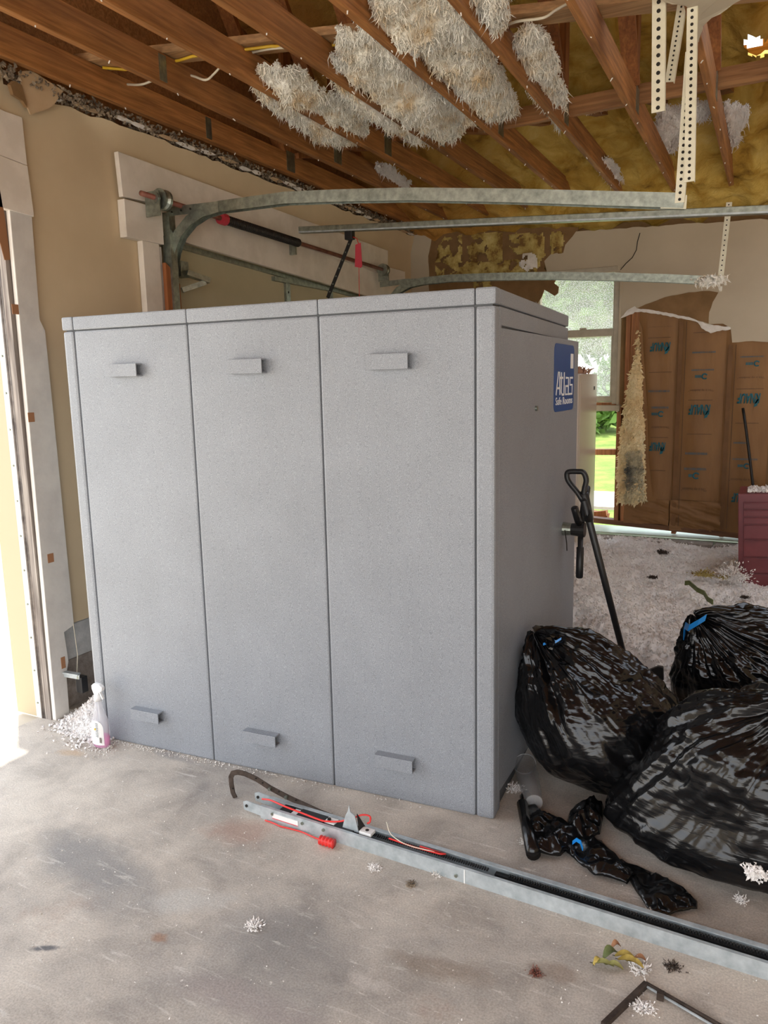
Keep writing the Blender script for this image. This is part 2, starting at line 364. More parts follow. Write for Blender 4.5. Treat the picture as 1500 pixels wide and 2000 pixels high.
def glassm():
    m = bpy.data.materials.new('dirty_window_glass'); m.use_nodes = True; n = m.node_tree; n.nodes.remove(n.nodes['Principled BSDF'])
    out = n.nodes['Material Output']; tr = n.nodes.new('ShaderNodeBsdfTransparent'); tl = n.nodes.new('ShaderNodeBsdfTranslucent'); gl = n.nodes.new('ShaderNodeBsdfGlossy')
    tr.inputs[0].default_value = (.97, .97, .96, 1); tl.inputs[0].default_value = (.9, .9, .88, 1); gl.inputs['Roughness'].default_value = .08
    mx = n.nodes.new('ShaderNodeMixShader'); mx2 = n.nodes.new('ShaderNodeMixShader'); mx2.inputs[0].default_value = .06
    tcx = n.nodes.new('ShaderNodeTexCoord'); no = n.nodes.new('ShaderNodeTexNoise'); no.inputs['Scale'].default_value = 110; no.inputs['Detail'].default_value = 4
    n.links.new(tcx.outputs['Object'], no.inputs['Vector']); r = n.nodes.new('ShaderNodeMapRange'); n.links.new(no.outputs['Fac'], r.inputs[0])
    r.inputs[1].default_value = .4; r.inputs[2].default_value = .65; r.inputs[3].default_value = .10; r.inputs[4].default_value = .38
    n.links.new(r.outputs[0], mx.inputs[0]); n.links.new(tr.outputs[0], mx.inputs[1]); n.links.new(tl.outputs[0], mx.inputs[2])
    n.links.new(mx.outputs[0], mx2.inputs[1]); n.links.new(gl.outputs[0], mx2.inputs[2]); n.links.new(mx2.outputs[0], out.inputs[0]); return m
M_glass = glassm()
def clear(name, col, tcol, f):
    m = bpy.data.materials.new(name); m.use_nodes = True; n = m.node_tree; b = n.nodes['Principled BSDF']; b.inputs['Base Color'].default_value = (*col, 1); b.inputs['Roughness'].default_value = .15
    tr = n.nodes.new('ShaderNodeBsdfTransparent'); tr.inputs[0].default_value = (*tcol, 1); mx = n.nodes.new('ShaderNodeMixShader'); mx.inputs[0].default_value = f
    n.links.new(tr.outputs[0], mx.inputs[1]); n.links.new(b.outputs[0], mx.inputs[2]); n.links.new(mx.outputs[0], n.nodes['Material Output'].inputs[0]); return m
M_clear = clear('clear_plastic', (.85, .85, .88), (.96, .96, .97), .3)
M_cup = clear('smoky_clear_cup', (.55, .55, .55), (.9, .9, .9), .35)
M_pink = clear('pink_liquid', (.95, .04, .52), (1, .2, .7), .85)

# ------------------------------------------------------------------ STRUCTURE
LX = -3.21; FY = 7.0; CZ = 3.12
def fluff_tufts(P, Nrm, length, rad, seed=0, jitter=.5):
    """spiky shards: P base points, Nrm directions"""
    r = np.random.RandomState(seed); n = len(P)
    d = Nrm + r.normal(0, jitter, (n, 3)); d /= np.linalg.norm(d, axis=1)[:, None]
    a = np.cross(d, r.normal(0, 1, (n, 3))); a /= np.linalg.norm(a, axis=1)[:, None]; b = np.cross(d, a)
    ln = length*r.uniform(.35, 1.3, n)[:, None]; rd = rad*r.uniform(.6, 1.4, n)[:, None]
    mid = P + d*ln*.55 + r.normal(0, .12, (n, 3))*ln; tip = P + d*ln + r.normal(0, .2, (n, 3))*ln
    vs = np.concatenate([P+a*rd, P-a*rd*.5+b*rd*.87, P-a*rd*.5-b*rd*.87, mid+a*rd*.7, mid-a*rd*.35+b*rd*.6, mid-a*rd*.35-b*rd*.6, tip])
    i = np.arange(n); k = lambda q: i+q*n
    tri = [(0, 1, 4), (0, 4, 3), (1, 2, 5), (1, 5, 4), (2, 0, 3), (2, 3, 5), (3, 4, 6), (4, 5, 6), (5, 3, 6)]
    fs = np.concatenate([np.stack([k(x), k(y), k(z)], 1) for x, y, z in tri]); return vs, fs

floor = MB().box((0.3, 2.2, -.1), (7.2, 12.0, .2)); floor = floor.build('floor', M_conc, kind='structure')
g = MB().box((-8.4, 2.2, -.17), (10.15, 30, .3)).build('ground_driveway', M_drive, kind='structure')
g = MB().box((2, -9.6, -.17), (10.6, 11.4, .3)).build('ground_apron', mottled('apron_concrete', (.60, .54, .45), (.68, .62, .53), 1.5, .85, bs=.1), kind='structure')

# left wall ---------------------------------------------------------------
d0, d1, dz = 3.52, 6.25, 2.53         # closed garage door opening in the left wall
wl = thing('wall_left', (LX, 4.7, 0), None, None, kind='structure')
def wallgrid(Y0, Y1, Z0, Z1, name='wall_panel', bulge=True):
    ny = int((Y1-Y0)/.06)+2; nz = int((Z1-Z0)/.04)+2
    Y, Z = np.meshgrid(np.linspace(Y0, Y1, ny), np.linspace(Z0, Z1, nz), indexing='ij')
    t = np.clip((Y-3.22+(Z-2.91)*1.2)/.12, 0, 1)*np.clip((Z-2.9)/.2, 0, 1)
    X = LX + .05*t + .012*(vnoise(np.stack([Y*1.5, Z*1.5, Y*0], -1), 3)-.5)
    if Z1 > 3: Z = Z - (Z > Z1-.03)*(.03*vnoise(np.stack([Y*14, Z*0, Y*0], -1), 5) )
    P = np.stack([X, Y, Z], -1); return grid_mesh(name, P, M_wall, wl, smooth=True)
wallgrid(2.56, d0, .46, 3.06); wallgrid(d1, 7.0, .46, 3.06); wallgrid(d0, d1, dz, 3.06)
MB().box((LX-.09, 4.78, 3.08), (.14, 4.5, .06)).box((LX-.09, 3.03, 1.75), (.12, .94, 2.6)).box((LX-.09, 6.63, 1.75), (.12, .74, 2.6)).box((LX-.09, 4.88, 2.8), (.12, 2.74, .5)).build('wall_core', M_sill, wl)
# painted curb: block courses
for (a, b, z0, z1, x) in [(2.60, 3.0, .27, .455, LX-.02), (3.0, 3.4, .27, .455, LX-.02), (3.4, 3.55, .27, .455, LX-.02), (6.25, 6.65, .27, .455, LX-.02), (6.65, 7.0, .27, .455, LX-.02)]:
    MB().box((x-.07, (a+b)/2, (z0+z1)/2), (.16, b-a-.006, z1-z0)).build('block', M_curb, wl, bevel=.004, seg=1)
for (a, b) in [(2.62, 3.0), (3.0, 3.4), (3.4, 3.55), (6.25, 6.65), (6.65, 7.0)]:
    MB().box((LX-.12, (a+b)/2, .13), (.16, b-a-.006, .26)).build('block', M_block, wl, bevel=.004, seg=1)
# torn gypsum lip and debris along wall top
vs = []; fs = []
n = 240; top = []
for i in range(n):
    y = 2.5+4.5*i/n; top.append(y)
P = []
for i in range(3600):
    y = nr.uniform(1.9, 7.0); P.append((LX+.02+nr.uniform(-.05, .05), y, 3.055+nr.uniform(0, .055)))
P = np.array(P); v1, f1_ = fluff_tufts(P, np.tile([.5, 0, -.2], (len(P), 1)), .018, .008, 4, 1.2)
M_deb = mottled('torn_edge_debris', (.10, .075, .055), (.40, .31, .21), 14, .9, bs=.5)
np_mesh('torn_debris', v1, f1_, M_deb, wl, kind='stuff')
# ragged peeled gypsum lip
for k in range(26):
    y = 2.45+k*.175+rng.uniform(-.04, .04); l = rng.uniform(.12, .24); z = 3.055+rng.uniform(-.012, .014)
    q = [V(0, y, z), V(0, y+l*.3, z-.004-rng.random()*.008), V(0, y+l*.7, z-.003-rng.random()*.009), V(0, y+l, z+.004), V(0, y+l*.6, z+.010), V(0, y+l*.2, z+.009)]
    MB().prism([p+V(LX+.052 if y > 3.1 else LX+.012, 0, 0) for p in q], (.012, 0, .003)).build('torn_gypsum', M_gyp if k % 3 else M_flap, wl)
# hanging paper flap
fl = [onX(x, y, LX+.045) for x, y in [(35, 140), (60, 138), (122, 178), (104, 205), (90, 214), (58, 224), (50, 205)]]
MB().prism(fl, (.006, .0, 0)).build('paper_flap', M_flap, wl)
fl = [onX(x, y, LX+.055) for x, y in [(14, 165), (22, 158), (36, 165), (46, 200), (47, 210), (38, 196), (20, 185)]]
MB().prism(fl, (.01, .01, 0)).build('paper_flap', M_paper, wl)
# header over near opening (between opening and ceiling), outside left of frame
MB().box((LX-.1, 1.2, 2.9), (.2, 2.75, .44)).build('wall_header', M_wall, wl)
MB().box((LX-.1, -1.6, 1.55), (.2, 2.6, 3.1)).build('wall_end', M_wall, wl)
# casing boards near opening
def xboard(p, name, m, x=LX, t=.03, par=None, bevel=.002):
    q = [onX(a, b, x) for a, b in p]
    return MB().prism(q, (t, 0, 0)).build(name, m, par, bevel=bevel, seg=1)
tr = thing('trim_1', (LX, 2.6, 0), None, None, kind='structure')
xboard([(-60, 190), (0, 219), (35, 231), (45, 325), (-60, 285)], 'board', M_white, LX+.004, .03, tr)
xboard([(-60, 286), (45, 326), (57, 415), (58, 425), (-60, 392)], 'board', M_white, LX+.004, .032, tr)
# long vertical jamb board (stands proud of the wall, foot on floor)
def vpt(px, py, X): return onX(px, py, X)
yb0, yb1 = 2.525, 2.66
MB().prism([V(LX+.004, 2.5, .0), V(LX+.004, 2.585, .0), V(LX+.004, 2.59, .22), V(LX+.004, 2.61, .28), V(LX+.004, 2.60, .44), V(LX+.004, 2.665, .46), V(LX+.004, 2.66, 1.4), V(LX+.004, 2.655, 1.95), V(LX+.004, 2.63, 2.0), V(LX+.004, 2.64, 2.5), V(LX+.004, 2.52, 2.5)], (.026, 0, 0)).build('jamb_board', M_trimw, tr, bevel=.002, seg=1)
# patina edge, seal, vinyl strip, beige casing (reveal of the opening)
MB().box((LX-.02, 2.515, 1.25), (.04, .04, 2.5)).build('worn_edge', wood('worn_wood_edge', (.60, .55, .50), (.16, .12, .11), 2, .8), tr)
MB().tube([V(LX-.045, 2.505, .0), V(LX-.045, 2.505, 2.5)], .012, 8).tube([V(LX-.062, 2.50, .0), V(LX-.062, 2.50, 2.5)], .009, 8).build('weather_seal', M_rubber, tr, smooth=True)
MB().box((LX-.085, 2.50, 1.25), (.038, .014, 2.5)).build('vinyl_flange', M_vinyl, tr)
for k in range(14):
    z = .08+k*.175; MB().tube([V(LX-.085, 2.493, z), V(LX-.085, 2.487, z)], .005, 8).build('nail', M_galv, tr)
MB().box((LX-.18, 2.51, 1.25), (.15, .03, 2.5)).build('jamb_casing', M_beige, tr, bevel=.003, seg=1)
for px, py, w_, h_ in [(30, 604, .02, .032), (61, 815, .02, .032), (99, 1090, .02, .032)]:
    q = onX(px, py, LX+.031); MB().box((LX+.031, q.y, q.z), (.002, .035, .045)).build('tape_patch', M_tape, tr)
MB().box((LX+.031, 2.575, .285), (.002, .025, .06)).build('tape_patch', M_tape, tr)
xboard([(-25, 340), (0, 372), (8, 418), (20, 508), (8, 508), (-20, 400)], 'bare_strip', M_tape, LX+.033, .003, tr)
MB().prism([onZ(a, b, 0) for a, b in [(103, 1400), (125, 1394), (123, 1387), (104, 1390)]], (0, 0, .012)).build('rotten_chip', M_tape, tr)

# far door casing
tr2 = thing('trim_2', (LX, 4.9, 0), None, None, kind='structure')
X2 = LX+.052
xboard([(222, 297), (752, 490), (752, 540), (640, 500), (480, 448), (300, 400), (232, 385)], 'header_board', M_white, LX+.02, .03, tr2)
def rectY(y0, y1, z0, z1, x, t, name, m, par, bevel=.002): return MB().box((x+t/2, (y0+y1)/2, (z0+z1)/2), (t, y1-y0, z1-z0)).build(name, m, par, bevel=bevel, seg=1)
MB().prism([V(LX+.004, 3.50, 2.525), V(LX+.004, 6.78, 2.375), V(LX+.004, 6.78, 2.70), V(LX+.004, 3.50, 2.70)], (.028, 0, 0)).build('header_board', M_white, tr2, bevel=.002, seg=1)
rectY(3.215, 3.50, 2.47, 2.665, LX+.004, .05, 'board', M_white, tr2)
rectY(3.34, 3.47, .0, 2.47, LX+.004, .04, 'jamb_board', M_white, tr2)
rectY(3.475, 3.50, .0, 2.46, LX+.004, .028, 'jamb_strip', M_trimw, tr2)
rectY(6.32, 6.45, .0, 2.43, LX+.004, .03, 'jamb_board', M_white, tr2)
MB().prism([V(LX+.04, 3.49, .7), V(LX+.04, 3.60, .7), V(LX+.04, 3.60, 2.26), V(LX+.04, 3.52, 2.35), V(LX+.04, 3.49, 2.37)], (.025, 0, 0)).build('raw_board', M_orange, tr2)

# garage door (closed) : sectional panels + hinges, structure door_1
dr = thing('door_1', (LX-.07, 4.9, 0), None, None, kind='structure')
for k in range(4):
    z0 = .02+k*.63; MB().box((LX-.07, (d0+d1)/2+.0, z0+.31), (.04, d1-d0-.0, .62)).build('door_panel', M_doorp, dr, bevel=.004, seg=1)
MB().beam(V(LX-.04, d0, 2.515), V(LX-.04, d1, 2.39), .02, .03).build('top_rail', M_galv, dr)
for yy in (3.66, 4.88, 5.5, 6.15):
    MB().box((LX-.04, yy, 1.98), (.02, .055, .85)).build('stile', M_galv, dr)
    hl = MB()
    for k in range(9): hl.box((LX-.029, yy, 1.62+k*.09), (.003, .012, .014))
    hl.build('stile_holes', M_hole, dr)
MB().box((LX-.035, 5.2, 2.16), (.03, .75, .05)).build('strut', M_galv, dr)
MB().box((LX-.035, 5.15, 2.42), (.03, .9, .03)).build('strut', M_galv, dr)
br = MB().box((LX+.0, 3.69, 2.36), (.06, .07, .09)).beam(V(LX+.03, 3.70, 2.34), V(LX+.10, 3.82, 2.30), .06, .03).beam(V(LX+.0, 3.69, 2.24), V(LX+.09, 3.80, 2.29), .03, .03)
br.build('top_bracket', M_galv, dr)

# ------------------------------------------------------------------ far wall
wf = thing('wall_back', (-1.6, FY, 0), None, None, kind='structure')
def ypoly(pts, Y, t, name, m, par, amp=0, seed=1, bevel=0, step=.04):
    q = [onY(a, b, Y) for a, b in pts]
    if amp: q = ragged(q, amp, step, seed)
    return MB().prism(q, (0, t, 0)).build(name, m, par)
# upper drywall with its torn lower edge
ypoly([(1125, 452), (1300, 440), (1512, 427), (2300, 360), (2300, 610), (1512, 665), (1500, 668), (1470, 666), (1430, 669), (1427, 640), (1412, 632), (1384, 634), (1350, 622), (1310, 614), (1262, 606), (1240, 604), (1228, 612), (1211, 622), (1213, 560), (1214, 531), (1068, 531), (1063, 510), (1075, 497), (1100, 494), (1104, 478), (1118, 462)], FY-.014, .014, 'wall_panel', M_wall2, wf, .006, 3, step=.05)
# exposed paper-backed shape
ypoly([(1245, 602), (1262, 594), (1300, 580), (1345, 571), (1385, 568), (1403, 571), (1392, 590), (1385, 610), (1384, 632), (1350, 622), (1310, 614), (1262, 606)], FY-.019, .005, 'torn_paper', M_paper, wf, .003, 4)
# torn gypsum rim
ypoly([(1240, 603), (1262, 604), (1310, 612), (1350, 621), (1366, 628), (1384, 633), (1427, 639), (1427, 643), (1400, 647), (1388, 651), (1370, 641), (1363, 630), (1340, 624), (1300, 616), (1262, 610), (1236, 609)], FY-.028, .01, 'torn_gypsum', M_gyp, wf, .004, 6, step=.02)
ypoly([(1211, 622), (1225, 606), (1240, 598), (1245, 604), (1236, 613), (1224, 617)], FY-.028, .012, 'torn_gypsum', M_gyp, wf, .004, 7, step=.02)
# crack
ck = [onY(x, y, FY-.016) for x, y in [(1212, 527), (1222, 515), (1235, 503), (1243, 488), (1245, 472), (1250, 455)]]
MB().strip(ck, .005, .006, (0, 1, 0)).build('wall_crack', M_hole, wf)
# left brown torn area with foam squares
ypoly([(838, 450), (900, 446), (1130, 444), (1122, 470), (1107, 480), (1104, 494), (1068, 506), (1063, 525), (1078, 541), (1086, 546), (1082, 553), (1091, 560), (1090, 572), (1083, 578), (1072, 571), (1063, 566), (1058, 580), (1050, 592), (1045, 588), (1010, 640), (832, 640)], FY-.012, .012, 'torn_paper', M_paper, wf, .008, 8, step=.05)
ypoly([(796, 452), (845, 450), (842, 470), (836, 500), (838, 540), (836, 640), (796, 640)], FY-.02, .012, 'wall_panel', M_wall2, wf, .004, 9)
def patch(pts, seed, name='foam_patch', m=None, amp=.03, par=None, yoff=.014):
    q = [onY(a, b, FY-yoff) for a, b in pts]; pl = [(v.x, v.z) for v in q]
    xs = [a for a, _ in pl]; zs = [b for _, b in pl]; h = .012
    X, Z = np.meshgrid(np.arange(min(xs), max(xs), h), np.arange(min(zs), max(zs), h), indexing='ij')
    Xj = X+.03*(vnoise(np.stack([X*20, Z*20, X*0+seed], -1), seed)-.5); Zj = Z+.03*(vnoise(np.stack([X*20, Z*20, X*0+9+seed], -1), seed)-.5)
    ins = inpoly(Xj, Zj, pl) & ~((vnoise(np.stack([X*16, Z*16, X*0], -1), seed+5) < .36))
    d = np.clip(edge_dist(X, Z, pl)/.03, 0, 1); Y = FY-yoff-amp*d*vnoise(np.stack([X*14, Z*14, X*0], -1), seed+3)-.002
    return grid_mesh(name, np.stack([X, Y, Z], -1), m or M_foam2, par or wf, keep=ins)
patch([(868, 462), (904, 458), (902, 528), (888, 530), (868, 515), (850, 512), (855, 485)], 2)
patch([(912, 455), (984, 453), (984, 510), (965, 520), (930, 518), (912, 505)], 3)
patch([(992, 456), (1064, 452), (1066, 500), (1050, 510), (1010, 500), (990, 480)], 4)
patch([(848, 512), (1060, 505), (1052, 540), (850, 545)], 15)
patch([(1072, 452), (1105, 450), (1098, 495), (1075, 500)], 6)
patch([(925, 545), (962, 548), (962, 562), (925, 562)], 7)
patch([(1012, 495), (1040, 490), (1055, 505), (1050, 525), (1030, 535), (1012, 520)], 8, 'fibre_patch', M_gyp, .05, yoff=.03)
# studs
def stud(x, z0, z1, w_=.038, y0=FY, m=M_stud, name='stud'): return MB().box((x, y0+.05, (z0+z1)/2), (w_, .09, z1-z0)).build(name, m, wf, bevel=.002, seg=1)
for px in (1222, 1232, 1241): q = onY(px, 800, FY); stud(q.x, .36, 2.25, .040 if px < 1240 else .036)
q = onY(1206, 900, FY); stud(q.x, .36, 1.42, .036)
for px in (1325, 1422): q = onY(px, 800, FY+.02); stud(q.x+.0, .3, 2.3, .038, FY+.03)
stud(.35, .3, 2.3); stud(.75, .3, 2.3)
for (xa, ya, yb_) in [(1150, 783, 800), (1150, 876, 890)]:
    a = onY(1120, (ya+yb_)/2, FY+.02); b = onY(1205, (ya+yb_)/2, FY+.02); MB().beam(V(a.x, FY+.05, a.z), V(b.x, FY+.05, b.z), .09, .05).build('blocking', M_stud, wf)
# sill plate (racked) and sheathing back of the wall
a = onY(1100, 1012, FY); b = onY(1455, 1050, FY); e = onY(1800, 1088, FY)
MB().beam(V(-1.9, FY+.05, a.z+.02), V(b.x, FY+.05, b.z+.01), .10, .045).beam(V(b.x, FY+.05, b.z+.01), V(3.2, FY+.05, b.z-.02), .10, .045).build('sill_plate', M_sill, wf)
MB().prism([V(-1.26, FY+.13, .34), V(3.2, FY+.13, .25), V(3.2, FY+.13, 3.0), V(-1.26, FY+.13, 3.0)], (0, .012, 0)).prism([V(-3.3, FY+.13, .0), V(-1.98, FY+.13, .0), V(-1.98, FY+.13, 3.0), V(-3.3, FY+.13, 3.0)], (0, .012, 0)).prism([V(-1.98, FY+.13, 2.62), V(-1.26, FY+.13, 2.62), V(-1.26, FY+.13, 3.0), V(-1.98, FY+.13, 3.0)], (0, .012, 0)).build('wall_sheathing', M_paper, wf)
MB().box((-2.6, FY+.03, .7), (1.2, .03, 1.5)).build('wall_panel', M_wall2, wf)
# concrete blocks under far wall (hollow-core fronts, uneven top)
x = -2.0
while x < 3.0:
    ln = .395; t = .252 + rng.uniform(-.004, .006)
    MB().box((x+ln/2, FY-.03, t/2+.0), (ln-.008, .15, t)).build('block', M_block, wf, bevel=.005, seg=1)
    x += .403
MB().box((.5, FY+.15, .12), (5.2, .2, .27)).build('lit_block_top', M_littop, wf)  # daylight on the block tops under the wall, put into a pale green colour
ld = MB().prism([V(-2, FY+.06, .262), V(3, FY+.06, .262), V(3, FY+.2, .30), V(-2, FY+.2, .30)], (0, 0, .01)).build('lit_block_top', M_littop, wf)
# window
wn = thing('window_1', (-1.6, FY, 1.4), None, None, kind='structure')
w0, w1, wz0, wz1 = -1.98, -1.262, 1.47, 2.60; zm = onY(1150, 650, FY).z
def wbox(x0, x1, z0, z1, y, t, name, m=M_alu): return MB().box(((x0+x1)/2, y+t/2, (z0+z1)/2), (x1-x0, t, z1-z0)).build(name, m, wn, bevel=.003, seg=1)
wbox(w0, w1, wz1-.02, wz1+.015, FY-.02, .1, 'head'); wbox(w0, w0+.04, wz0, wz1, FY, .08, 'jamb')
q = onY(1203, 600, FY).x; wbox(q-.012, q+.028, wz0-.03, wz1, FY-.005, .09, 'jamb'); wbox(q+.028, q+.05, wz0-.1, wz1, FY-.018, .03, 'jamb_trim', M_wall2)
wbox(w0, q, zm-.035, zm+.03, FY+.01, .05, 'meeting_rail'); wbox(w0, q, wz0-.01, wz0+.04, FY+.01, .05, 'bottom_rail'); wbox(w0-.04, q+.06, wz0-.09, wz0-.04, FY-.04, .13, 'sill')
wbox(q-.035, q-.012, wz0, zm, FY+.015, .035, 'sash_stile'); wbox(q-.03, q-.012, zm, wz1, FY+.04, .03, 'sash_stile')
wbox(-1.58, -1.52, zm+.03, zm+.045, FY, .03, 'latch', M_alu)
MB().box(((w0+q)/2, FY+.055, (zm+wz1)/2), (q-w0, .004, wz1-zm)).build('pane', M_glass, wn)
MB().box(((w0+q)/2, FY+.04, (zm+wz0)/2), (q-w0, .004, zm-wz0)).build('pane', M_glass, wn)

# kraft faced batts ----------------------------------------------------------
def batt(x0p, x1p, ytop, ybot, label, seed, Y=FY+.012, z0=None):
    a = onY(x0p, ytop, Y); b = onY(x1p, ytop, Y); zb = onY((x0p+x1p)/2, ybot, Y).z if z0 is None else z0; zt = max(a.z, b.z)+.04
    t = thing('insulation_batt', ((a.x+b.x)/2, Y+.04, zb), label, 'insulation', 'paper faced batts between the studs')
    nx, nz = 24, 70; X, Z = np.meshgrid(np.linspace(a.x-.006, b.x+.006, nx), np.linspace(zb, zt, nz), indexing='ij')
    u_ = (X-a.x)/(b.x-a.x)
    Yv = Y-.018*np.clip(np.sin(np.pi*np.clip(u_, 0, 1)), 0, 1)**.6 - .014*(vnoise(np.stack([X*7, Z*3, X*0+seed], -1), seed)-.5) - .006*np.sin(u_*9+Z*3)*np.clip(np.sin(np.pi*u_), 0, 1)
    grid_mesh('facing', np.stack([X, Yv, Z], -1), M_kraft, t)
    MB().box(((a.x+b.x)/2, Y+.06, (zb+zt)/2), (abs(b.x-a.x)-.03, .07, zt-zb-.02)).build('fibre_core', M_fluff, t)
    return t
def printed(t, kind, x0, y0, x1, y1, Y=FY-.022):
    a = onY(x0, y1, Y); b = onY(x1, y0, Y); wd = b.x-a.x; hh = b.z-a.z
    # rotated by 180 degrees in the wall plane: text x runs -X, text y runs -Z
    M = Matrix(((-1, 0, 0, b.x), (0, 0, -1, Y), (0, -1, 0, b.z), (0, 0, 0, 1)))
    if kind == 'K': 
        text_mesh('lettering', 'KNAUF', M, M_teal, t, wd*.98, hh*.84, shear=.25, bold=.035)
        MB().prism([V(b.x-.010, Y, a.z+.05), V(b.x-.036, Y, a.z+.05), V(b.x-.046, Y, a.z-.014), V(b.x-.022, Y, a.z-.004)], (0, -.001, 0)).build('lettering', M_teal, t)
    elif kind == 'S': text_mesh('slogan', '"This is my insulation"', M, M_inkb, t, wd, hh, shear=.2)
    elif kind == 'L': MB().box(((a.x+b.x)/2, Y, (a.z+b.z)/2), (wd, .001, .0035)).build('print_line', M_inkb, t)
    elif kind == 'B':
        m_ = MB()
        for k in range(14): m_.box((a.x+wd*(k+.5)/14, Y, (a.z+b.z)/2), (wd/14*rng.uniform(.5, .95), .001, hh*.5))
        m_.build('faded_print', M_inkg, t)
    elif kind == 'G':
        c = V(b.x-hh*.5, Y, (a.z+b.z)/2)
        m_ = MB().tube([c+V(math.cos(q_*.5)*hh*.36, 0, math.sin(q_*.5)*hh*.36) for q_ in range(1, 12)], hh*.1, 5)
        for k in range(5): m_.box((a.x+(wd-hh)*(k+.5)/5, Y, c.z), ((wd-hh)/5*.7, .001, hh*.4))
        m_.build('faded_emblem', M_teal, t)
b1 = batt(1247, 1324, 612, 978, 'brown paper faced batt right of the bare studs, partly peeled from the wall', 1)
b2 = batt(1324, 1421, 618, 978, 'brown paper faced batt in the middle of the exposed wall', 2)
b3 = batt(1421, 1512, 650, 1046, 'brown paper faced batt behind the leaning black pole and red chest', 3)
for t, items in [(b1, [('K', 1268, 668, 1310, 690), ('K', 1267, 864, 1300, 884), ('S', 1266, 636, 1312, 640), ('L', 1266, 659, 1310, 660), ('L', 1267, 726, 1312, 728), ('B', 1266, 760, 1308, 768), ('B', 1272, 792, 1306, 800), ('G', 1272, 802, 1298, 815), ('S', 1270, 832, 1308, 837), ('L', 1270, 854, 1305, 855), ('L', 1270, 918, 1300, 920)]),
                 (b2, [('K', 1343, 790, 1388, 814), ('B', 1352, 684, 1398, 692), ('B', 1350, 719, 1395, 726), ('G', 1357, 728, 1384, 742), ('S', 1345, 759, 1394, 765), ('L', 1344, 781, 1392, 782), ('L', 1342, 847, 1390, 849), ('B', 1338, 882, 1382, 890), ('B', 1336, 912, 1380, 920), ('G', 1344, 922, 1368, 936), ('S', 1330, 952, 1380, 958), ('L', 1354, 649, 1380, 650)]),
                 (b3, [('K', 1438, 768, 1486, 792), ('K', 1427, 964, 1466, 984), ('B', 1445, 693, 1492, 700), ('G', 1456, 703, 1486, 717), ('S', 1440, 734, 1494, 740), ('L', 1438, 759, 1492, 760), ('L', 1436, 826, 1482, 827), ('B', 1432, 862, 1460, 868), ('B', 1430, 894, 1480, 900), ('G', 1440, 904, 1466, 916), ('S', 1424, 934, 1478, 939), ('G', 1442, 1002, 1470, 1014)])]:
    for it in items: printed(t, *it, Y=FY-.0225)
for px, zt in ((1324, 2.12), (1421, 1.915)):
    q = onY(px, 800, FY-.018); MB().box((q.x, FY-.010, (zt+.38)/2), (.034, .006, zt-.38)).build('stapled_flange', mottled('dark_kraft_flange', (.15, .07, .022), (.21, .10, .034), 5), wf)
    q2 = onY(px+10, 800, FY-.018); MB().box((q2.x, FY-.0145, (zt+.38)/2), (.004, .003, zt-.38)).build('flange_edge', M_inkb, wf)
def crumple(xa, xb, ya, yb, label, seed):
    Y = FY+.02; a = onY(xa, ya, Y); b = onY(xb, yb, Y); t = thing('paper_scrap', ((a.x+b.x)/2, Y, b.z), label, 'insulation paper', 'crumpled paper above the sill plate')
    X, Z = np.meshgrid(np.linspace(a.x, b.x, 50), np.linspace(b.z, a.z, 40), indexing='ij')
    Yv = Y-.03+.03*(vnoise(np.stack([X*5, Z*22+X*6, X*0+seed], -1), seed, 4)-.5)*2
    Z = Z+.015*(vnoise(np.stack([X*8, X*0, X*0+seed], -1), seed)-.5); grid_mesh('crumpled_paper', np.stack([X, Yv, Z], -1), M_kraft, t)
crumple(1220, 1306, 972, 1025, 'crumpled brown paper below the hanging yellow batt', 21)
crumple(1310, 1406, 975, 1040, 'creased brown paper below the middle batt', 22)
# hanging peeled batt: yellow fibre side showing, folded paper edge
Yh = FY-.10
hb = thing('hanging_batt', (-1.1, Yh, .6), 'yellow fibre batt hanging loose from the stud wall beside the opening', 'insulation')
def curtain(pl, Yc, name, m, par, amp, tufts, seed, scale=(8, 3), tl=.035, tr_=.01):
    q = [onY(a, b, Yc) for a, b in pl]; pl2 = [(v.x, v.z) for v in q]; xs = [a for a, _ in pl2]; zs = [b for _, b in pl2]; h = .010
    X, Z = np.meshgrid(np.arange(min(xs), max(xs), h), np.arange(min(zs), max(zs), h), indexing='ij')
    ins = inpoly(X+.02*(vnoise(np.stack([X*30, Z*30, X*0], -1), seed)-.5), Z, pl2); d = np.clip(edge_dist(X, Z, pl2)/.05, 0, 1)**.5
    Yv = Yc-amp*d*(.4+vnoise(np.stack([X*scale[0], Z*scale[1], X*0], -1), seed+2, 4)); P = np.stack([X, Yv, Z], -1)
    g = grid_mesh(name, P, m, par, keep=ins)
    if tufts:
        idx = np.argwhere(ins); idx = idx[np.random.RandomState(seed).randint(0, len(idx), tufts)]; pp = P[idx[:, 0], idx[:, 1]]+np.random.RandomState(seed+1).normal(0, .004, (tufts, 3))
        v_, f_ = fluff_tufts(pp, np.tile([-.3, -.5, -.6], (tufts, 1)), tl, tr_, seed); np_mesh('fibre_tufts', v_, f_, m, par, kind='stuff')
    return g
M_ybat = fluffmat('pale_yellow_batt', (.94, .82, .54), (.90, .72, .42), (.62, .50, .30))
curtain([(1247, 640), (1253, 700), (1258, 800), (1262, 900), (1262, 975), (1245, 985), (1208, 980), (1207, 920), (1212, 850), (1222, 790), (1232, 730), (1243, 690)], Yh, 'fibre', M_ybat, hb, .06, 1800, 31)
MB().prism([onY(a, b, Yh-.0) for a, b in [(1248, 625), (1254, 640), (1264, 800), (1267, 900), (1274, 970), (1262, 978), (1258, 850), (1253, 720)]], (0, .012, .0)).build('paper_face', M_kraft, hb)
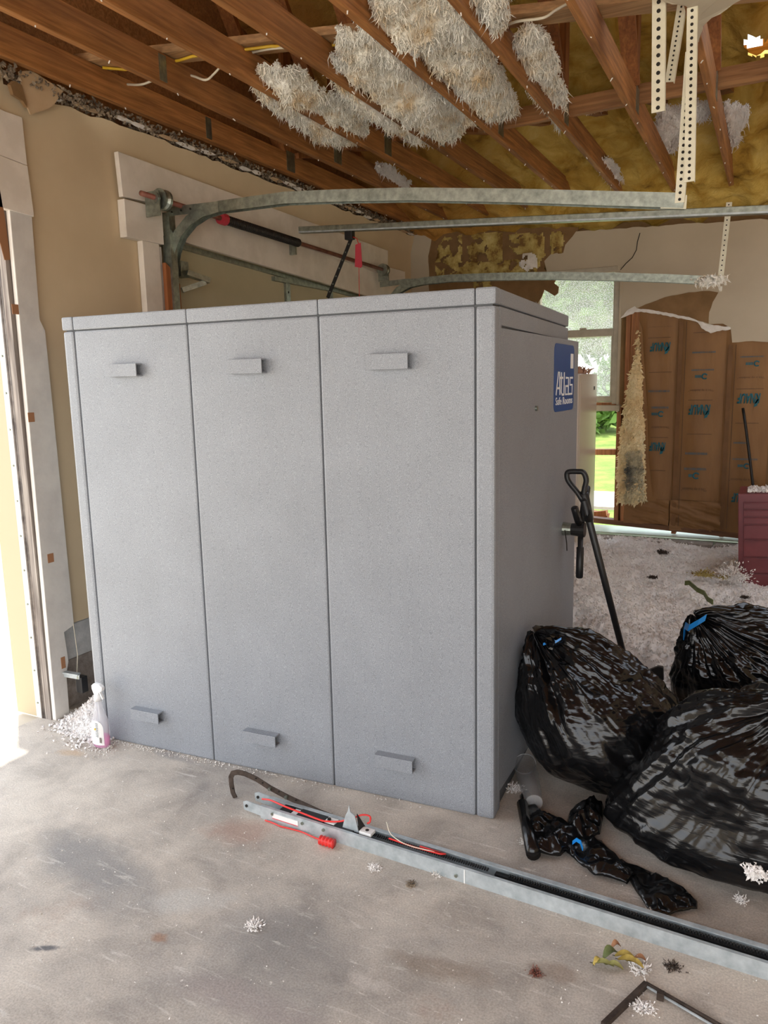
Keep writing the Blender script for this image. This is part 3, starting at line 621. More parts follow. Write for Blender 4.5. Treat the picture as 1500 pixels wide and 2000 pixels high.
ft = curtain([(1225, 880), (1255, 880), (1260, 975), (1222, 982), (1222, 940)], Yh-.045, 'dirty_fibre', fluffmat('sooty_fibre', (.72, .64, .42), (.40, .37, .27), (.13, .13, .12)), hb, .035, 500, 33)

# right wall and roof --------------------------------------------------------
MB().box((3.25, 2.6, 1.55), (.15, 8.9, 3.1)).build('wall_right', M_wall, kind='structure')

ceil = thing('ceiling', (-.2, 4, CZ), None, None, kind='structure')
def roofz(Y): return np.where(Y > 2.9, 3.05+.42*(7.25-Y), 3.05+.42*(7.25-2.9)-.42*(2.9-Y))
X, Y = np.meshgrid(np.arange(-3.6, 1.6, .022), np.arange(2.6, 7.34, .022), indexing='ij')
big = vnoise(np.stack([X*3.2, Y*3.2, X*0], -1), 41, 4); fine_ = vnoise(np.stack([X*11, Y*11, X*0], -1), 43, 3)
bay = np.abs(((X+3.15)/.39) % 1-.5)*2
Z = roofz(Y)-.02-.12*big-.09*fine_-.05*(1-bay)**2
hv = ray(1484, 46); hl_ = None                       # the small daylight hole the photograph shows in the roof
for k in range(4000):
    q = CP+hv*(k*.002/ FPX*1.0)*3
    if q.y > 2.9 and q.z > float(roofz(q.y))-.12: hl_ = q; break
def holes(X, Y, g_=1):
    w_ = vnoise(np.stack([X*9, Y*9, X*0], -1), 77, 3)-.5
    m1 = np.hypot((X-hl_.x)/(.06*g_), (Y-hl_.y)/(.07*g_)) < 1+w_*1.6
    m2 = (np.abs(X-1.5)+w_*.3 < 1.0) & (np.abs(Y-5.0)+w_*.3 < 1.5)   # unseen roof opening, added to let daylight onto the back floor
    return m1 | m2
ring = np.exp(-(np.hypot(X-hl_.x-.03, Y-hl_.y)/.17)**2); Z = Z-.13*ring*(.3+fine_*1.4)
grid_mesh('spray_foam', np.stack([X, Y, Z], -1), M_foam, ceil, kind='stuff', keep=~holes(X, Y))
X, Y = np.meshgrid(np.arange(-3.7, 3.5, .03), np.arange(2.9, 7.62, .03), indexing='ij'); Z = roofz(Y)+.05
grid_mesh('roof_deck', np.stack([X, Y, Z], -1), M_brace, ceil, keep=~holes(X, Y, 4.5))
MB().prism([V(-3.7, 2.9, 4.92), V(3.5, 2.9, 4.92), V(3.5, -1.8, 2.95), V(-3.7, -1.8, 2.95)], (0, 0, .03)).build('roof_deck', M_brace, ceil)
MB().prism([V(-3.32, 7.34, 3.08), V(-3.32, -1.6, 3.08), V(-3.32, 2.9, 4.9)], (-.03, 0, 0)).prism([V(3.3, 7.34, 3.08), V(3.3, -1.6, 3.08), V(3.3, 2.9, 4.9)], (.03, 0, 0)).build('gable_end', M_brace, ceil)
MB().box((-.1, 7.32, 2.95), (6.6, .05, .4)).build('eave_foam', M_foam, ceil)
CX = [-3.13, -2.75, -2.37, -1.99, -1.60, -1.20, -.80, -.39, .0, .4, .8, 1.2, 1.6, 2.0, 2.4, 2.8]
for i, x in enumerate(CX):
    sag = -.0
    j = MB().box((x, 2.9, CZ+.07), (.038, 8.8, .14)).build('joist', M_joist, ceil, bevel=.002, seg=1)
    if i > 8: continue
    MB().box((x, 4.78, (CZ+.02+roofz(4.78))/2), (.038, .09, roofz(4.78)-CZ-.06)).build('web', M_web, j)
    MB().beam(V(x, 4.85, CZ+.14), V(x, 6.0, float(roofz(6.0))-.03), .036, .085, (1, 0, 0)).build('web', M_web, j)
    MB().beam(V(x, 4.7, CZ+.14), V(x, 3.7, float(roofz(3.7))-.03), .036, .085, (1, 0, 0)).build('web', M_web, j)
    for s_ in (-1, 1):
        gp = MB().box((x+s_*.020, 4.78, CZ+.085), (.0025, .10, .13))
        gp.build('gusset_plate', M_galv, j)
        if i < 2: MB().box((x+s_*.020, 3.9 if i == 0 else 3.1, CZ+.07), (.0025, .05, .12)).build('gusset_plate', M_galv, j)
    nm = MB()
    for k in range(11):
        yy = 2.4+k*.42+rng.uniform(-.12, .12); nm.tube([V(x+rng.uniform(-.012, .012), yy, CZ+.01), V(x+rng.uniform(-.012, .012), yy+.004, CZ-.004-rng.random()*.010)], [.004, .0025], 5)
    nm.build('nail_paper', M_gyp, j, kind='stuff')
# crosswise boards above the joists
pa = [(-3.1, 3.02), (-1.15, 3.67), (-.2, 3.98)]
MB().prism([V(-3.2, 2.98, CZ+.145), V(.3, 4.0, CZ+.145), V(.3, 4.14, CZ+.145), V(-3.2, 3.12, CZ+.145)], (0, 0, .038)).build('crosswise_board', M_plank, ceil)
MB().beam(V(-1.75, 4.86, CZ+.13), V(.6, 4.86, CZ+.15), .038, .1).build('crosswise_board', M_brace, ceil)
# remaining piece of ceiling board upper right
rp = [onZ(a, b, CZ-.014) for a, b in [(1232, -40), (1460, -40), (1447, 0), (1420, 18), (1390, 35), (1372, 52), (1365, 82), (1358, 84), (1353, 62), (1340, 12), (1300, 5)]]
MB().prism(ragged(rp, .004, .03, 3), (0, 0, .012)).build('ceiling_board', M_wall2, ceil)

# ------------------------------------------------------------------ THINGS
# safe room -------------------------------------------------------------------
A_ = R_(3.3481); UU = V(math.cos(A_), math.sin(A_), 0); VV = V(-math.sin(A_), math.cos(A_), 0); BC = V(-.8698, 2.5769, 0)
def B(u, v, z): return BC+UU*u+VV*v+V(0, 0, z)
MBX = Matrix((UU, VV, V(0, 0, 1))).transposed()
HB, WB, DB = 1.98, 1.972, 1.39
sr = thing('safe_room', B(-WB/2, DB/2, 0), 'large grey speckled steel safe room standing on the garage floor', 'safe room')
def bb(u0, u1, v0, v1, z0, z1, name, m=M_safe, bevel=.004, par=sr): return MB().box(B((u0+u1)/2, (v0+v1)/2, (z0+z1)/2), (u1-u0, v1-v0, z1-z0), MBX).build(name, m, par, bevel=bevel)
bb(-WB+.012, -.012, .012, DB-.012, .0, HB-.01, 'inner_shell', M_safedark, 0)
E_ = [-WB, -1.91, -1.297, -.688, -.072, 0]
for k in range(1, 4): bb(E_[k]+.0025, E_[k+1]-.0025, 0.002, .03, .0, 1.919, 'wall_panel', bevel=.008)
bb(-WB, E_[1]-.002, 0, .07, 0, 1.919, 'corner_post', bevel=.012); bb(E_[4]+.002, 0, 0, .07, 0, 1.919, 'corner_post', bevel=.012)
bb(-WB, -WB+.06, DB-.07, DB, 0, 1.919, 'corner_post', bevel=.01); bb(-.06, 0, DB-.05, DB, 0, 1.919, 'corner_post', bevel=.006)
for k in range(1, 4): bb(E_[k]+.0015, E_[k+1]-.0015, -.001, .06, 1.923, HB, 'roof_cap', bevel=.006)
bb(-WB-.002, E_[1]-.0015, -.002, .065, 1.923, HB+.001, 'roof_cap', bevel=.008); bb(E_[4]+.0015, .002, -.002, .065, 1.923, HB+.001, 'roof_cap', bevel=.008)
bb(-.05, .001, .065, DB, 1.925, HB, 'roof_cap', bevel=.006); bb(-WB, -WB+.05, .066, DB, 1.925, HB, 'roof_cap', bevel=.006)
bb(-WB+.05, -.05, .06, DB, 1.95, HB-.004, 'roof_plate', bevel=.003); bb(-WB+.003, -WB+.03, .07, DB-.07, 0, 1.92, 'wall_panel'); bb(-WB+.06, -.05, DB-.03, DB, 0, 1.92, 'wall_panel')
bb(-.09, -.05, .07, DB-.05, .0, 1.92, 'door_frame', bevel=.003); bb(-.05, -.002, .07, .093, 0, 1.92, 'door_frame', bevel=.002); bb(-.05, -.002, .093, DB-.05, 1.856, 1.92, 'door_frame', bevel=.002)
for u0, u1, z0, z1 in [(-1.71, -1.545, 1.715, 1.768), (-1.09, -.925, 1.712, 1.768), (-.475, -.312, 1.712, 1.768), (-1.727, -1.567, .145, .195), (-1.108, -.945, .143, .192), (-.482, -.32, .145, .198)]:
    # hollow channel tab
    t_ = bb(u0, u1, -.036, -.031, z0, z1, 'channel_tab', bevel=.001)
    m_ = MB()
    for z in (z0+.003, z1-.003): m_.box(B((u0+u1)/2, -.016, z), (u1-u0, .034, .006), MBX)
    m_.build('channel_flange', M_safe, t_)
# door, slightly ajar at its far edge
DA = math.atan2(.066, 1.29); DU = (UU*math.cos(DA)+VV*math.sin(DA)); DV = (VV*math.cos(DA)+UU*math.sin(DA)).normalized(); DN = V(DV.y, -DV.x, 0)
DO = B(-.016, .095, 0); MD = Matrix((DV, V(0, 0, 1), DN)).transposed()   # local x along door, y up, z out
def Dp(s, z, o=0.0): return DO+DV*s+V(0, 0, z)+DN*o
dd = MB().box(Dp(.648, .95, -.012), (1.295, 1.80, .03), MD).build('door', M_safe, sr, bevel=.004)
dd['label'] = 'grey steel door on the right side, slightly ajar'
st = MB(); cs = []
s0, s1, z0, z1 = .80, 1.195, 1.515, 1.825; rr = .035
for cx, cz, a0 in ((s1-rr, z1-rr, 0), (s0+rr, z1-rr, 90), (s0+rr, z0+rr, 180), (s1-rr, z0+rr, 270)):
    for k in range(7): a = R_(a0+k*15); cs.append(Dp(cx+rr*math.cos(a), cz+rr*math.sin(a), .0035))
stk = st.prism(cs, DN*.0015).build('sticker', M_stick, dd); stk['label'] = 'blue sticker with white lettering'
def TM(s, z, o=.0052): p = Dp(s, z, o); return Matrix(((DV.x, 0, DN.x, p.x), (DV.y, 0, DN.y, p.y), (0, 1, 0, p.z), (0, 0, 0, 1)))
# lettering: tall narrow strokes
def glyphs(strokes, s0, z0, sx, sz, w_, name):
    m_ = MB()
    for st_ in strokes: m_.strip([Dp(s0+a*sx, z0+b*sz, .0058) for a, b in st_], w_ if False else .002, w_, DN)
    return m_.build(name, M_ink, dd)
A1 = [[(0, 0), (.55, 4), (.85, 4), (1.0, 0)], [(.22, 1.2), (.95, 1.2)]]
T1 = [[(1.35, 4), (1.35, .4), (1.6, 0), (2.1, 0)], [(.9, 3), (1.75, 3)]]
L1 = [[(2.1, 4), (2.1, 0)]]
a1 = [[(2.6, 3), (3.3, 3), (3.3, 0), (2.5, 0), (2.5, 1.5), (3.3, 1.5)]]
S1 = [[(4.5, 3), (3.75, 3), (3.75, 1.7), (4.4, 1.7), (4.4, 0), (3.3, 0)]]
glyphs(A1+T1+L1+a1+S1, s0+.035, 1.592, .073, .026, .010, 'lettering')
text_mesh('lettering', 'Safe Rooms', TM(s0+.03, 1.546), M_ink, dd, .335, .035)
MB().box(Dp(1.145, 1.75, .0052), (.055, .07, .002), MD).build('white_block', M_ink, dd)
MB().tube([Dp(.5, 1.545, .0), Dp(.5, 1.545, .012)], .011, 12).build('peephole', M_galv, dd)
# lock hub and three arm handle
hc = Dp(1.03, .935, 0)
MB().tube([hc+DN*.003, hc+DN*.045], [.034, .03], 18).build('lock_hub', M_galv, dd, smooth=False, bevel=.002)
hd = MB().tube([hc+DN*.045, hc+DN*.11], [.03, .036], 16).build('spinner_handle', M_blackm, dd)
k = hc+DN*.09
for (px, py, r0) in ((1099, 1010, .018), (1133, 975, .018), (1122, 1070, .014)):
    e_ = onY(px, py, hc.y+.0); q = Vector((k.x, k.y, k.z)); 
    dirv = {1099: V(-.02, -.06, .12), 1133: V(.0, .12, .20), 1122: V(0, -.01, -.24)}[px]
    MB().tube([q, q+dirv*.35, q+dirv*.36, q+dirv*.97, q+dirv], [.014, .013, .018, .018, .014], 12).build('grip', M_black, hd, smooth=True)
MB().tube([hc+DN*.02+V(0, -.033, 0), hc+DN*.03+V(0, -.035, -.06), hc+DN*.035+V(0, -.045, -.10)], .003, 6).build('cable_tie', M_black, hd)

# D-grip shovel leaning on the door ------------------------------------------------
sh = thing('scoop_shovel', (-.60, 4.18, .02), 'black long handled shovel with D grip leaning on the safe room door', 'shovel')
tp = onY(1140, 975, 3.47); bt = onY(1228, 1318, 4.12)
MB().tube([bt+(bt-tp).normalized()*.10, bt, tp], [.016, .0165, .0165], 14).build('shaft', M_black, sh, smooth=True)
gpts = [onY(x, y, 3.47) for x, y in [(1138, 978), (1128, 962), (1114, 945), (1108, 934), (1108, 924), (1114, 921), (1130, 921), (1138, 922), (1143, 929), (1145, 940), (1141, 958), (1141, 978)]]
MB().tube(sm(gpts, 3), .0125, 10).build('d_grip', M_black, sh, smooth=True)
MB().tube([tp+(bt-tp)*.0-V(0, 0, -.03), tp+(bt-tp)*.1], .021, 10).build('ferrule', M_black, sh, smooth=True)
bl = [V(-.66, 4.02, .06), V(-.72, 4.25, .045), V(-.60, 4.42, .10), V(-.44, 4.44, .10), V(-.40, 4.28, .05), V(-.44, 4.05, .045)]
bl = [onY(x, y, 4.15) for x, y in [(1222, 1322), (1232, 1318), (1255, 1314), (1285, 1302), (1295, 1304), (1297, 1345), (1270, 1352), (1232, 1345)]]
MB().prism(bl, (.0, .03, .0)).build('blade', M_black, sh, bevel=.006)

# bags ---------------------------------------------------------------------------
def bag(c, rx, ry, rz, tie, seed, label, flat=.18, lean=(0, 0), pw=1.0, extra=None, grp='black bags on the garage floor'):
    t = thing('bin_bag', (c[0], c[1], 0), label, 'trash bag', grp)
    n, m_ = 200, 260
    ph = np.linspace(0.02, np.pi, n)[:, None]; th = np.linspace(0, 2*np.pi, m_, endpoint=False)[None, :]
    tv = Vector(tie).normalized(); q = Vector((0, 0, 1)).rotation_difference(tv); Mq = np.array(q.to_matrix())
    sx = np.sin(ph)*np.cos(th); sy = np.sin(ph)*np.sin(th); sz = np.cos(ph)+0*th
    D = np.stack([sx, sy, sz], -1)
    pole = np.exp(-(ph/.55)**2)+0*th
    # pleats running from the tie
    ple = vnoise(np.stack([np.cos(th)*9+0*ph, np.sin(th)*9+0*ph, ph*1.1+0*th], -1), seed, 3)
    ple2 = 1-np.abs(2*vnoise(np.stack([np.cos(th)*5+0*ph+3, np.sin(th)*5+0*ph, ph*2.2+0*th], -1), seed+7, 2)-1)
    D2 = D@Mq.T
    cr_ = 1-np.abs(2*vnoise(D2*4.2+seed, seed+1, 3)-1); cr2 = 1-np.abs(2*vnoise(D2*np.array([7, 7, 13])+seed*2, seed+2, 3)-1); lump = vnoise(D2*1.7+seed, seed+3, 2)
    hor = 1-np.abs(2*vnoise(D2*np.array([2.5, 2.5, 17])+seed*3, seed+5, 2)-1)
    up_ = np.clip((D2[..., 2]+.15)/.6, .12, 1)
    r = .86+.26*(lump-.5)*2*.5 + (.20*ple+.08*ple2-.12)*(.25+.75*np.exp(-(ph/1.0)**2)) + up_*(.060*(cr_-.5)+.030*(cr2-.5))+.012*(hor-.5)
    r = r*(1+.16*np.exp(-(ph/.28)**2))
    P = D2*r[..., None]*np.array([rx, ry, rz])
    # slump: widen low, flatten base
    z = P[..., 2]; k = np.clip((-z/rz+.1), 0, 1); P[..., 0] *= 1+.12*k; P[..., 1] *= 1+.12*k
    P[..., 0] += lean[0]*z; P[..., 1] += lean[1]*z
    P = P+np.array(c); P[..., 2] = np.where(P[..., 2] < flat, .004+(.5*(P[..., 2]-flat)*0)+np.clip((P[..., 2]+.3)/(flat+.3), 0, 1)**3*(flat-.004), P[..., 2])
    P[..., 2] = np.maximum(P[..., 2], .004)
    if extra: P = extra(P)
    body = grid_mesh('bag_body', P, M_bag, t, closed=True); return t, P.reshape(-1, 3)
tA, pA = bag((-.575, 3.02, .30), .375, .33, .35, (-.45, -.15, .9), 3, 'upright full black bag leaning against the safe room door side', .05, (-.22, .0))
def on_surf(P, px, py, off=.004):                     # front-most point of a body seen at a spot of the photograph
    d = P-np.array(CP); z = d@np.array(FW); x = 750+FPX*(d@np.array(RT))/z; y = 1000-FPX*(d@np.array(UP))/z
    e = np.hypot(x-px, y-py); k = e < max(9, e.min()+2); i = np.argwhere(k)[:, 0]; j = i[np.argmin(z[i])]; p = Vector(P[j]); return p+(CP-p).normalized()*off
# ragged gathers at tie
def tie(t, p, sc_=1, loop=((-.02, 0, .0), (.02, -.02, .03), (.06, -.02, .025), (.09, 0, .01))):
    MB().strip([p+V(*q)*sc_ for q in loop], .012*sc_, .003, (0, .3, 1)).build('drawstring', M_blue, t)
    v_, f_ = fluff_tufts(np.tile(np.array(p), (14, 1))+np.random.RandomState(3).normal(0, .008, (14, 3)), np.tile([0, 0, 1.], (14, 1)), .05, .014, 8, .8); np_mesh('gathered_neck', v_, f_, M_bag, t)
qa = on_surf(pA, 1072, 1258, .006); tie(tA, qa, .8, ((-.045, 0, -.008), (-.02, 0, .004), (.0, -.01, .028), (.02, -.01, .016), (.045, 0, .034)))
tB, pB = bag((.015, 3.74, .28), .44, .36, .36, (-.5, -.4, .75), 9, 'full black bag with a blue drawstring behind the largest bag', .06, (-.05, 0))
qb = onY(1345, 1225, 3.42); MB().strip([on_surf(pB, x, y, .01) for x, y in [(1328, 1244), (1333, 1228), (1345, 1218), (1360, 1210), (1372, 1207)]], .03, .004, (.2, .2, 1)).build('drawstring', M_blue, tB)
def exC(P):                                            # the low left corner is drawn out to a point along the floor
    a = np.clip((-.05-P[..., 0])/.4, 0, 1); b = np.clip((.34-P[..., 2])/.34, 0, 1)
    P[..., 0] -= .13*a*b; P[..., 1] -= .03*a*b
    return P
tC, pC = bag((.07, 2.77, .235), .50, .36, .40, (.05, -.35, .95), 15, 'largest black bag at the right edge with a white insulation scrap on it', .05, (.22, .05), extra=exC)
# scrap on bag C
sq = on_surf(pC, 1468, 1703, .008); scp = thing('insulation_scrap', sq, 'white ragged insulation scrap stuck on the largest black bag', 'insulation')
P = np.array(sq)+nr.normal(0, 1, (260, 3))*np.array([.014, .004, .010]); v_, f_ = fluff_tufts(P, np.tile([0, -1., 0], (260, 1)), .014, .005, 5, .7); np_mesh('fibre', v_, f_, M_fluffw, scp)

# empty flat liner -----------------------------------------------------------------
eb = thing('empty_bin_liner', (-.5, 2.55, 0), 'empty folded black liner lying flat between safe room, bags and steel rail', 'trash bag')
def sheet(px, seed, hgt, name='liner_sheet'):
    q = [onZ(a, b, .004) for a, b in px]; pl = [(v.x, v.y) for v in q]; o = W(eb)
    bm = bmesh.new(); bm.faces.new([bm.verts.new(p) for p in q]); bmesh.ops.triangulate(bm, faces=bm.faces[:])
    for _ in range(2): bmesh.ops.subdivide_edges(bm, edges=[e for e in bm.edges if e.calc_length() > .012], cuts=3, use_grid_fill=True)
    bmesh.ops.triangulate(bm, faces=bm.faces[:]); bm.verts.ensure_lookup_table()
    P = np.array([v.co[:] for v in bm.verts]); d = np.clip(edge_dist(P[:, 0], P[:, 1], pl)/.05, 0, 1)
    f = 1-np.abs(2*vnoise(np.stack([P[:, 0]*16+P[:, 1]*11, P[:, 1]*13-P[:, 0]*9, P[:, 0]*0], -1), seed, 3)-1)
    for v, dd_, ff in zip(bm.verts, d, f): v.co.z = .005+hgt*(.25+.75*math.sqrt(dd_))*(.25+.9*ff**2); v.co = v.co-o
    me = bpy.data.meshes.new(name); bm.to_mesh(me); bm.free(); ob = fin(me, name, M_bag, eb, smooth=True)
    so_ = ob.modifiers.new('t', 'SOLIDIFY'); so_.thickness = .003; return ob
sheet([(1016, 1562), (1032, 1556), (1060, 1600), (1110, 1618), (1140, 1640), (1095, 1678), (1048, 1672), (1030, 1635)], 51, .055)
sheet([(1110, 1600), (1160, 1572), (1180, 1590), (1172, 1640), (1140, 1650), (1105, 1630)], 52, .08)
sheet([(1095, 1660), (1130, 1640), (1175, 1645), (1212, 1685), (1240, 1715), (1225, 1730), (1160, 1712), (1130, 1690)], 53, .04)
sheet([(1200, 1680), (1235, 1690), (1290, 1712), (1335, 1738), (1362, 1765), (1362, 1778), (1300, 1790), (1272, 1787), (1245, 1750), (1222, 1710)], 54, .028)
MB().tube([onZ(1020, 1570, .03), onZ(1042, 1668, .03)], [.022, .026], 12).build('rolled_edge', M_bag, eb, smooth=True)
MB().strip([onZ(x, y, z) for x, y, z in [(1118, 1646, .045), (1126, 1640, .06), (1134, 1645, .058), (1138, 1658, .05)]], .014, .003, (0, 0, 1)).build('drawstring', M_blue, eb)
# clear cup --------------------------------------------------------------------------
ca = onZ(1025, 1492, .05); cb = onZ(1043, 1568, .035); cup = thing('plastic_cup', (cb.x, cb.y, 0), 'clear plastic cup lying on its side beside the safe room corner', 'cup')
n = 24; dv = (cb-ca); m_ = MB(); m_.tube([ca, ca+dv*.3, ca+dv*.31, ca+dv*.62, ca+dv*.63, cb], [.047, .044, .0455, .040, .0415, .034], n, cap=False); m_.build('cup_wall', M_cup, cup, smooth=True)
MB().tube([cb-dv*.01, cb], .034, n).build('cup_base', M_cup, cup); 
pr_ = [ca+(dv.orthogonal().normalized()*0)]; u1_ = dv.orthogonal().normalized(); u2_ = dv.normalized().cross(u1_)
MB().tube([ca+(u1_*math.cos(2*math.pi*k/24)+u2_*math.sin(2*math.pi*k/24))*.047 for k in range(25)], .0022, 6).build('cup_rim', M_cup, cup, smooth=True)

# opener rail on floor -----------------------------------------------------------------
rl = thing('opener_rail', (-.6, 2.2, 0), 'long galvanised opener rail lying on the concrete in front of the safe room', 'rail')
r0 = V(-1.695, 2.250, 0); r1 = V(.75, 2.155, 0); rd = (r1-r0).normalized(); rn = V(-rd.y, rd.x, 0); hr, wr = .052, .078
def Rp(s, n_, z):
    if .3 < s < 1: s -= .07*min(1, (s-.3)/.06)
    return r0+rd*s+rn*n_+V(0, 0, z)
LR = (r1-r0).length
prof = [(-wr/2, hr-.012), (-wr/2+.012, hr-.001), (-wr/2+.014, hr), (-wr/2-.001, hr), (-wr/2-.002, 0), (wr/2+.002, 0), (wr/2+.001, hr), (wr/2-.016, hr), (wr/2-.016, hr-.003), (wr/2-.003, hr-.003), (wr/2-.003, .004), (-wr/2+.003, .004), (-wr/2+.003, hr-.012)]
prof = [(-wr/2, 0), (wr/2, 0), (wr/2, hr), (wr/2-.018, hr), (wr/2-.018, hr-.003), (wr/2-.003, hr-.003), (wr/2-.003, .004), (-wr/2+.003, .004), (-wr/2+.003, hr-.003), (-wr/2+.012, hr-.003), (-wr/2+.012, hr), (-wr/2, hr)]
MB().prism([Rp(0, a, b) for a, b in prof], rd*LR).build('channel', M_galv2, rl)
MB().box(Rp(LR/2+.45, .012, .03), (LR-1.0, .018, .014), Matrix((rd, rn, V(0, 0, 1))).transposed()).build('chain_bed', M_black, rl)
ch = MB()
for k in range(230): ch.box(Rp(.55+k*.0085, .012, .040), (.0045, .013, .006), Matrix((rd, rn, V(0, 0, 1))).transposed())
ch.build('chain_links', M_blackm, rl, kind='stuff')
for s_ in (-1, 1): 
    e = [Rp(-.085, s_*wr/2*.92, .012), Rp(.08, s_*wr/2*.92, .002), Rp(.08, s_*wr/2*.92, .046), Rp(-.07, s_*wr/2*.92, .052), Rp(-.088, s_*wr/2*.92, .044)]
    MB().prism(e, rn*.004).build('end_tongue', M_galv2, rl); MB().tube([Rp(-.07, s_*wr/2*.92-.004, .032), Rp(-.07, s_*wr/2*.92+.007, .032)], .006, 8).build('hole', M_hole, rl)
FMx = Matrix((rd, rn, V(0, 0, 1))).transposed()
MB().box(Rp(.12, -wr/2-.002, .027), (.12, .003, .022), FMx).build('label_plate', M_ink, rl)
MB().box(Rp(.12, -wr/2-.0035, .018), (.12, .001, .003), FMx).build('label_edge', M_redtag, rl)
for a_, b_, c_ in ((.10, .03, .05), (.22, .036, .12), (.42, .034, .12)): MB().box(Rp(a_, 0, b_), (c_, .05, .03), FMx).build('carriage_block', M_black, rl, bevel=.002)
for a_, b_, c_, d_ in ((.16, .04, .06, .01), (.375, .051, .045, .006), (.53, .052, .05, .012)): MB().box(Rp(a_, 0, b_), (c_, .035, d_), FMx).build('white_spacer', M_ink, rl, bevel=.002)
for s_ in (.365, .53): MB().tube([Rp(s_, 0, .052), Rp(s_, 0, .0595)], .007, 10).build('hole', M_hole, rl)
br_ = [Rp(.43, -.012, .045), Rp(.50, -.012, .045), Rp(.485, -.012, .11), Rp(.467, -.012, .118), Rp(.462, -.012, .145), Rp(.455, -.012, .118), Rp(.445, -.012, .10)]
MB().prism(br_, rn*.004).build('upright_bracket', M_galv2, rl); MB().prism([Rp(.50, -.008, .045), Rp(.515, .02, .045), Rp(.487, .0, .11)], rn*.004).build('bracket_side', M_blackm, rl)
# bolts on channel
for s_ in (.06, .2, .33, .9): MB().tube([Rp(s_, -wr/2-.006, .035 if s_ < .5 else .02), Rp(s_, -wr/2, .035 if s_ < .5 else .02)], .006, 8).build('rivet', M_galv, rl)
MB().box(Rp(.93, -wr/2-.001, .026), (.004, .003, .05), FMx).build('joint_mark', M_ink, rl)
MB().tube(sm([Rp(*q) for q in [(-.02, .0, .055), (.03, -.01, .068), (.1, -.02, .068), (.18, -.02, .062), (.26, -.022, .058), (.34, -.02, .058), (.42, -.01, .068), (.47, .0, .09), (.5, .02, .10), (.525, .03, .095), (.53, .02, .08), (.52, .02, .072)]]), .0035, 8).build('red_cord', M_red, rl, smooth=True)
MB().tube([Rp(*q) for q in [(.62, -.0, .052), (.72, -.005, .052), (.82, .0, .052), (.84, .008, .052), (.74, .008, .052)]], .003, 6).build('red_cord', M_red, rl, smooth=True)
MB().tube(sm([Rp(*q) for q in [(.60, .02, .10), (.63, .0, .07), (.70, -.01, .056), (.80, .0, .054)]]), .0018, 6).build('thin_wire', M_cab, rl, smooth=True)
# pull cord with red handle on the floor
pc = thing('pull_handle', onZ(640, 1645, 0), 'red ribbed pull handle on a red cord beside the steel rail', 'handle')
hp = [onZ(626, 1640, .016), onZ(652, 1648, .016)]; dh = hp[1]-hp[0]
pts = []; rs = []
for k in range(21): pts.append(hp[0]+dh*(k/20)); rs.append(.011+.007*abs(math.cos(k*math.pi/5)))
MB().tube(pts, rs, 14).build('ribbed_grip', M_red, pc, smooth=True)
MB().tube(sm([onZ(x, y, .004) for x, y in [(518, 1602), (535, 1608), (548, 1614), (565, 1618), (590, 1625), (610, 1634), (628, 1641)]]), .0028, 6).build('cord', M_red, pc, smooth=True)
# curved arm
ar = thing('curved_bar', (-1.88, 2.28, 0), 'dark curved perforated steel arm rising beside the rail end', 'bracket')
apx = [(460, 1561), (455, 1548), (452, 1532), (451, 1518), (455, 1510), (464, 1508), (478, 1511), (500, 1521), (528, 1539), (560, 1556), (592, 1571), (627, 1587), (655, 1598)]
apts = [onY(x, y, 2.285) for x, y in apx]; apts[0].z = max(apts[0].z, .003)
MB().strip(apts, .004, .022, (0, 1, 0)).build('bar', M_arm, ar)
for x, y, m_, r_h in [(500, 1520, M_hole, .003), (513, 1529, M_hole, .003), (528, 1540, M_galv, .007), (560, 1556, M_galv, .007), (545, 1546, M_hole, .003), (578, 1563, M_hole, .003), (627, 1587, M_hole, .003), (455, 1540, M_hole, .003)]:
    q = onY(x, y+0, 2.282); MB().tube([q, q-V(0, .004 if m_ is M_hole else .010, 0)], r_h, 8).build('bolt' if m_ is M_galv else 'hole', m_, ar)

# metal frame lower right -------------------------------------------------------------
mf = thing('steel_frame', (-.15, 1.93, 0), 'thin dark steel angle frame on the floor at the lower right corner', 'frame')
def bar(a, b, w_, h_, name='bar', m_=M_arm): a = onZ(*a, .008); b = onZ(*b, .008); return MB().beam(a, b, w_, h_).build(name, m_, mf)
bar((1178, 2003), (1262, 1922), .014, .014); bar((1262, 1922), (1420, 2012), .006, .014, 'bar', M_arm); bar((1262, 1926), (1418, 2018), .004, .005, 'bright_edge', M_galv2)
q = onZ(1290, 1944, .012); MB().box(q, (.018, .016, .022)).build('lug', M_arm, mf)

# spray bottle ---------------------------------------------------------------------------
q = V(-2.745, 2.395, 0); sb = thing('spray_bottle', q, 'clear spray bottle with a little pink liquid standing at the safe room foot', 'bottle')
def ell(z, a, b, n=28, cx=0): return [q+V(cx+a*math.cos(2*math.pi*k/n), b*math.sin(2*math.pi*k/n), z) for k in range(n)]
def loft(rings, name, m, smooth=True, par=sb):
    n = len(rings[0]); vs = [p for r in rings for p in r]; fs = [(i*n+k, i*n+(k+1) % n, (i+1)*n+(k+1) % n, (i+1)*n+k) for i in range(len(rings)-1) for k in range(n)]
    fs += [tuple(range(n-1, -1, -1)), tuple(range((len(rings)-1)*n, len(rings)*n))]; return MB().add(vs, fs).build(name, m, par, smooth=smooth)
loft([ell(.002, .044, .026), ell(.008, .049, .03), ell(.08, .051, .031), ell(.13, .047, .03), ell(.165, .030, .024), ell(.20, .020, .018), ell(.232, .015, .015)], 'bottle_body', M_clear)
loft([ell(.005, .046, .027), ell(.05, .0475, .028), ell(.054, .0475, .028)], 'pink_liquid', M_pink)
loft([ell(.228, .018, .018), ell(.25, .018, .018), ell(.262, .014, .014)], 'collar', M_white_pl)
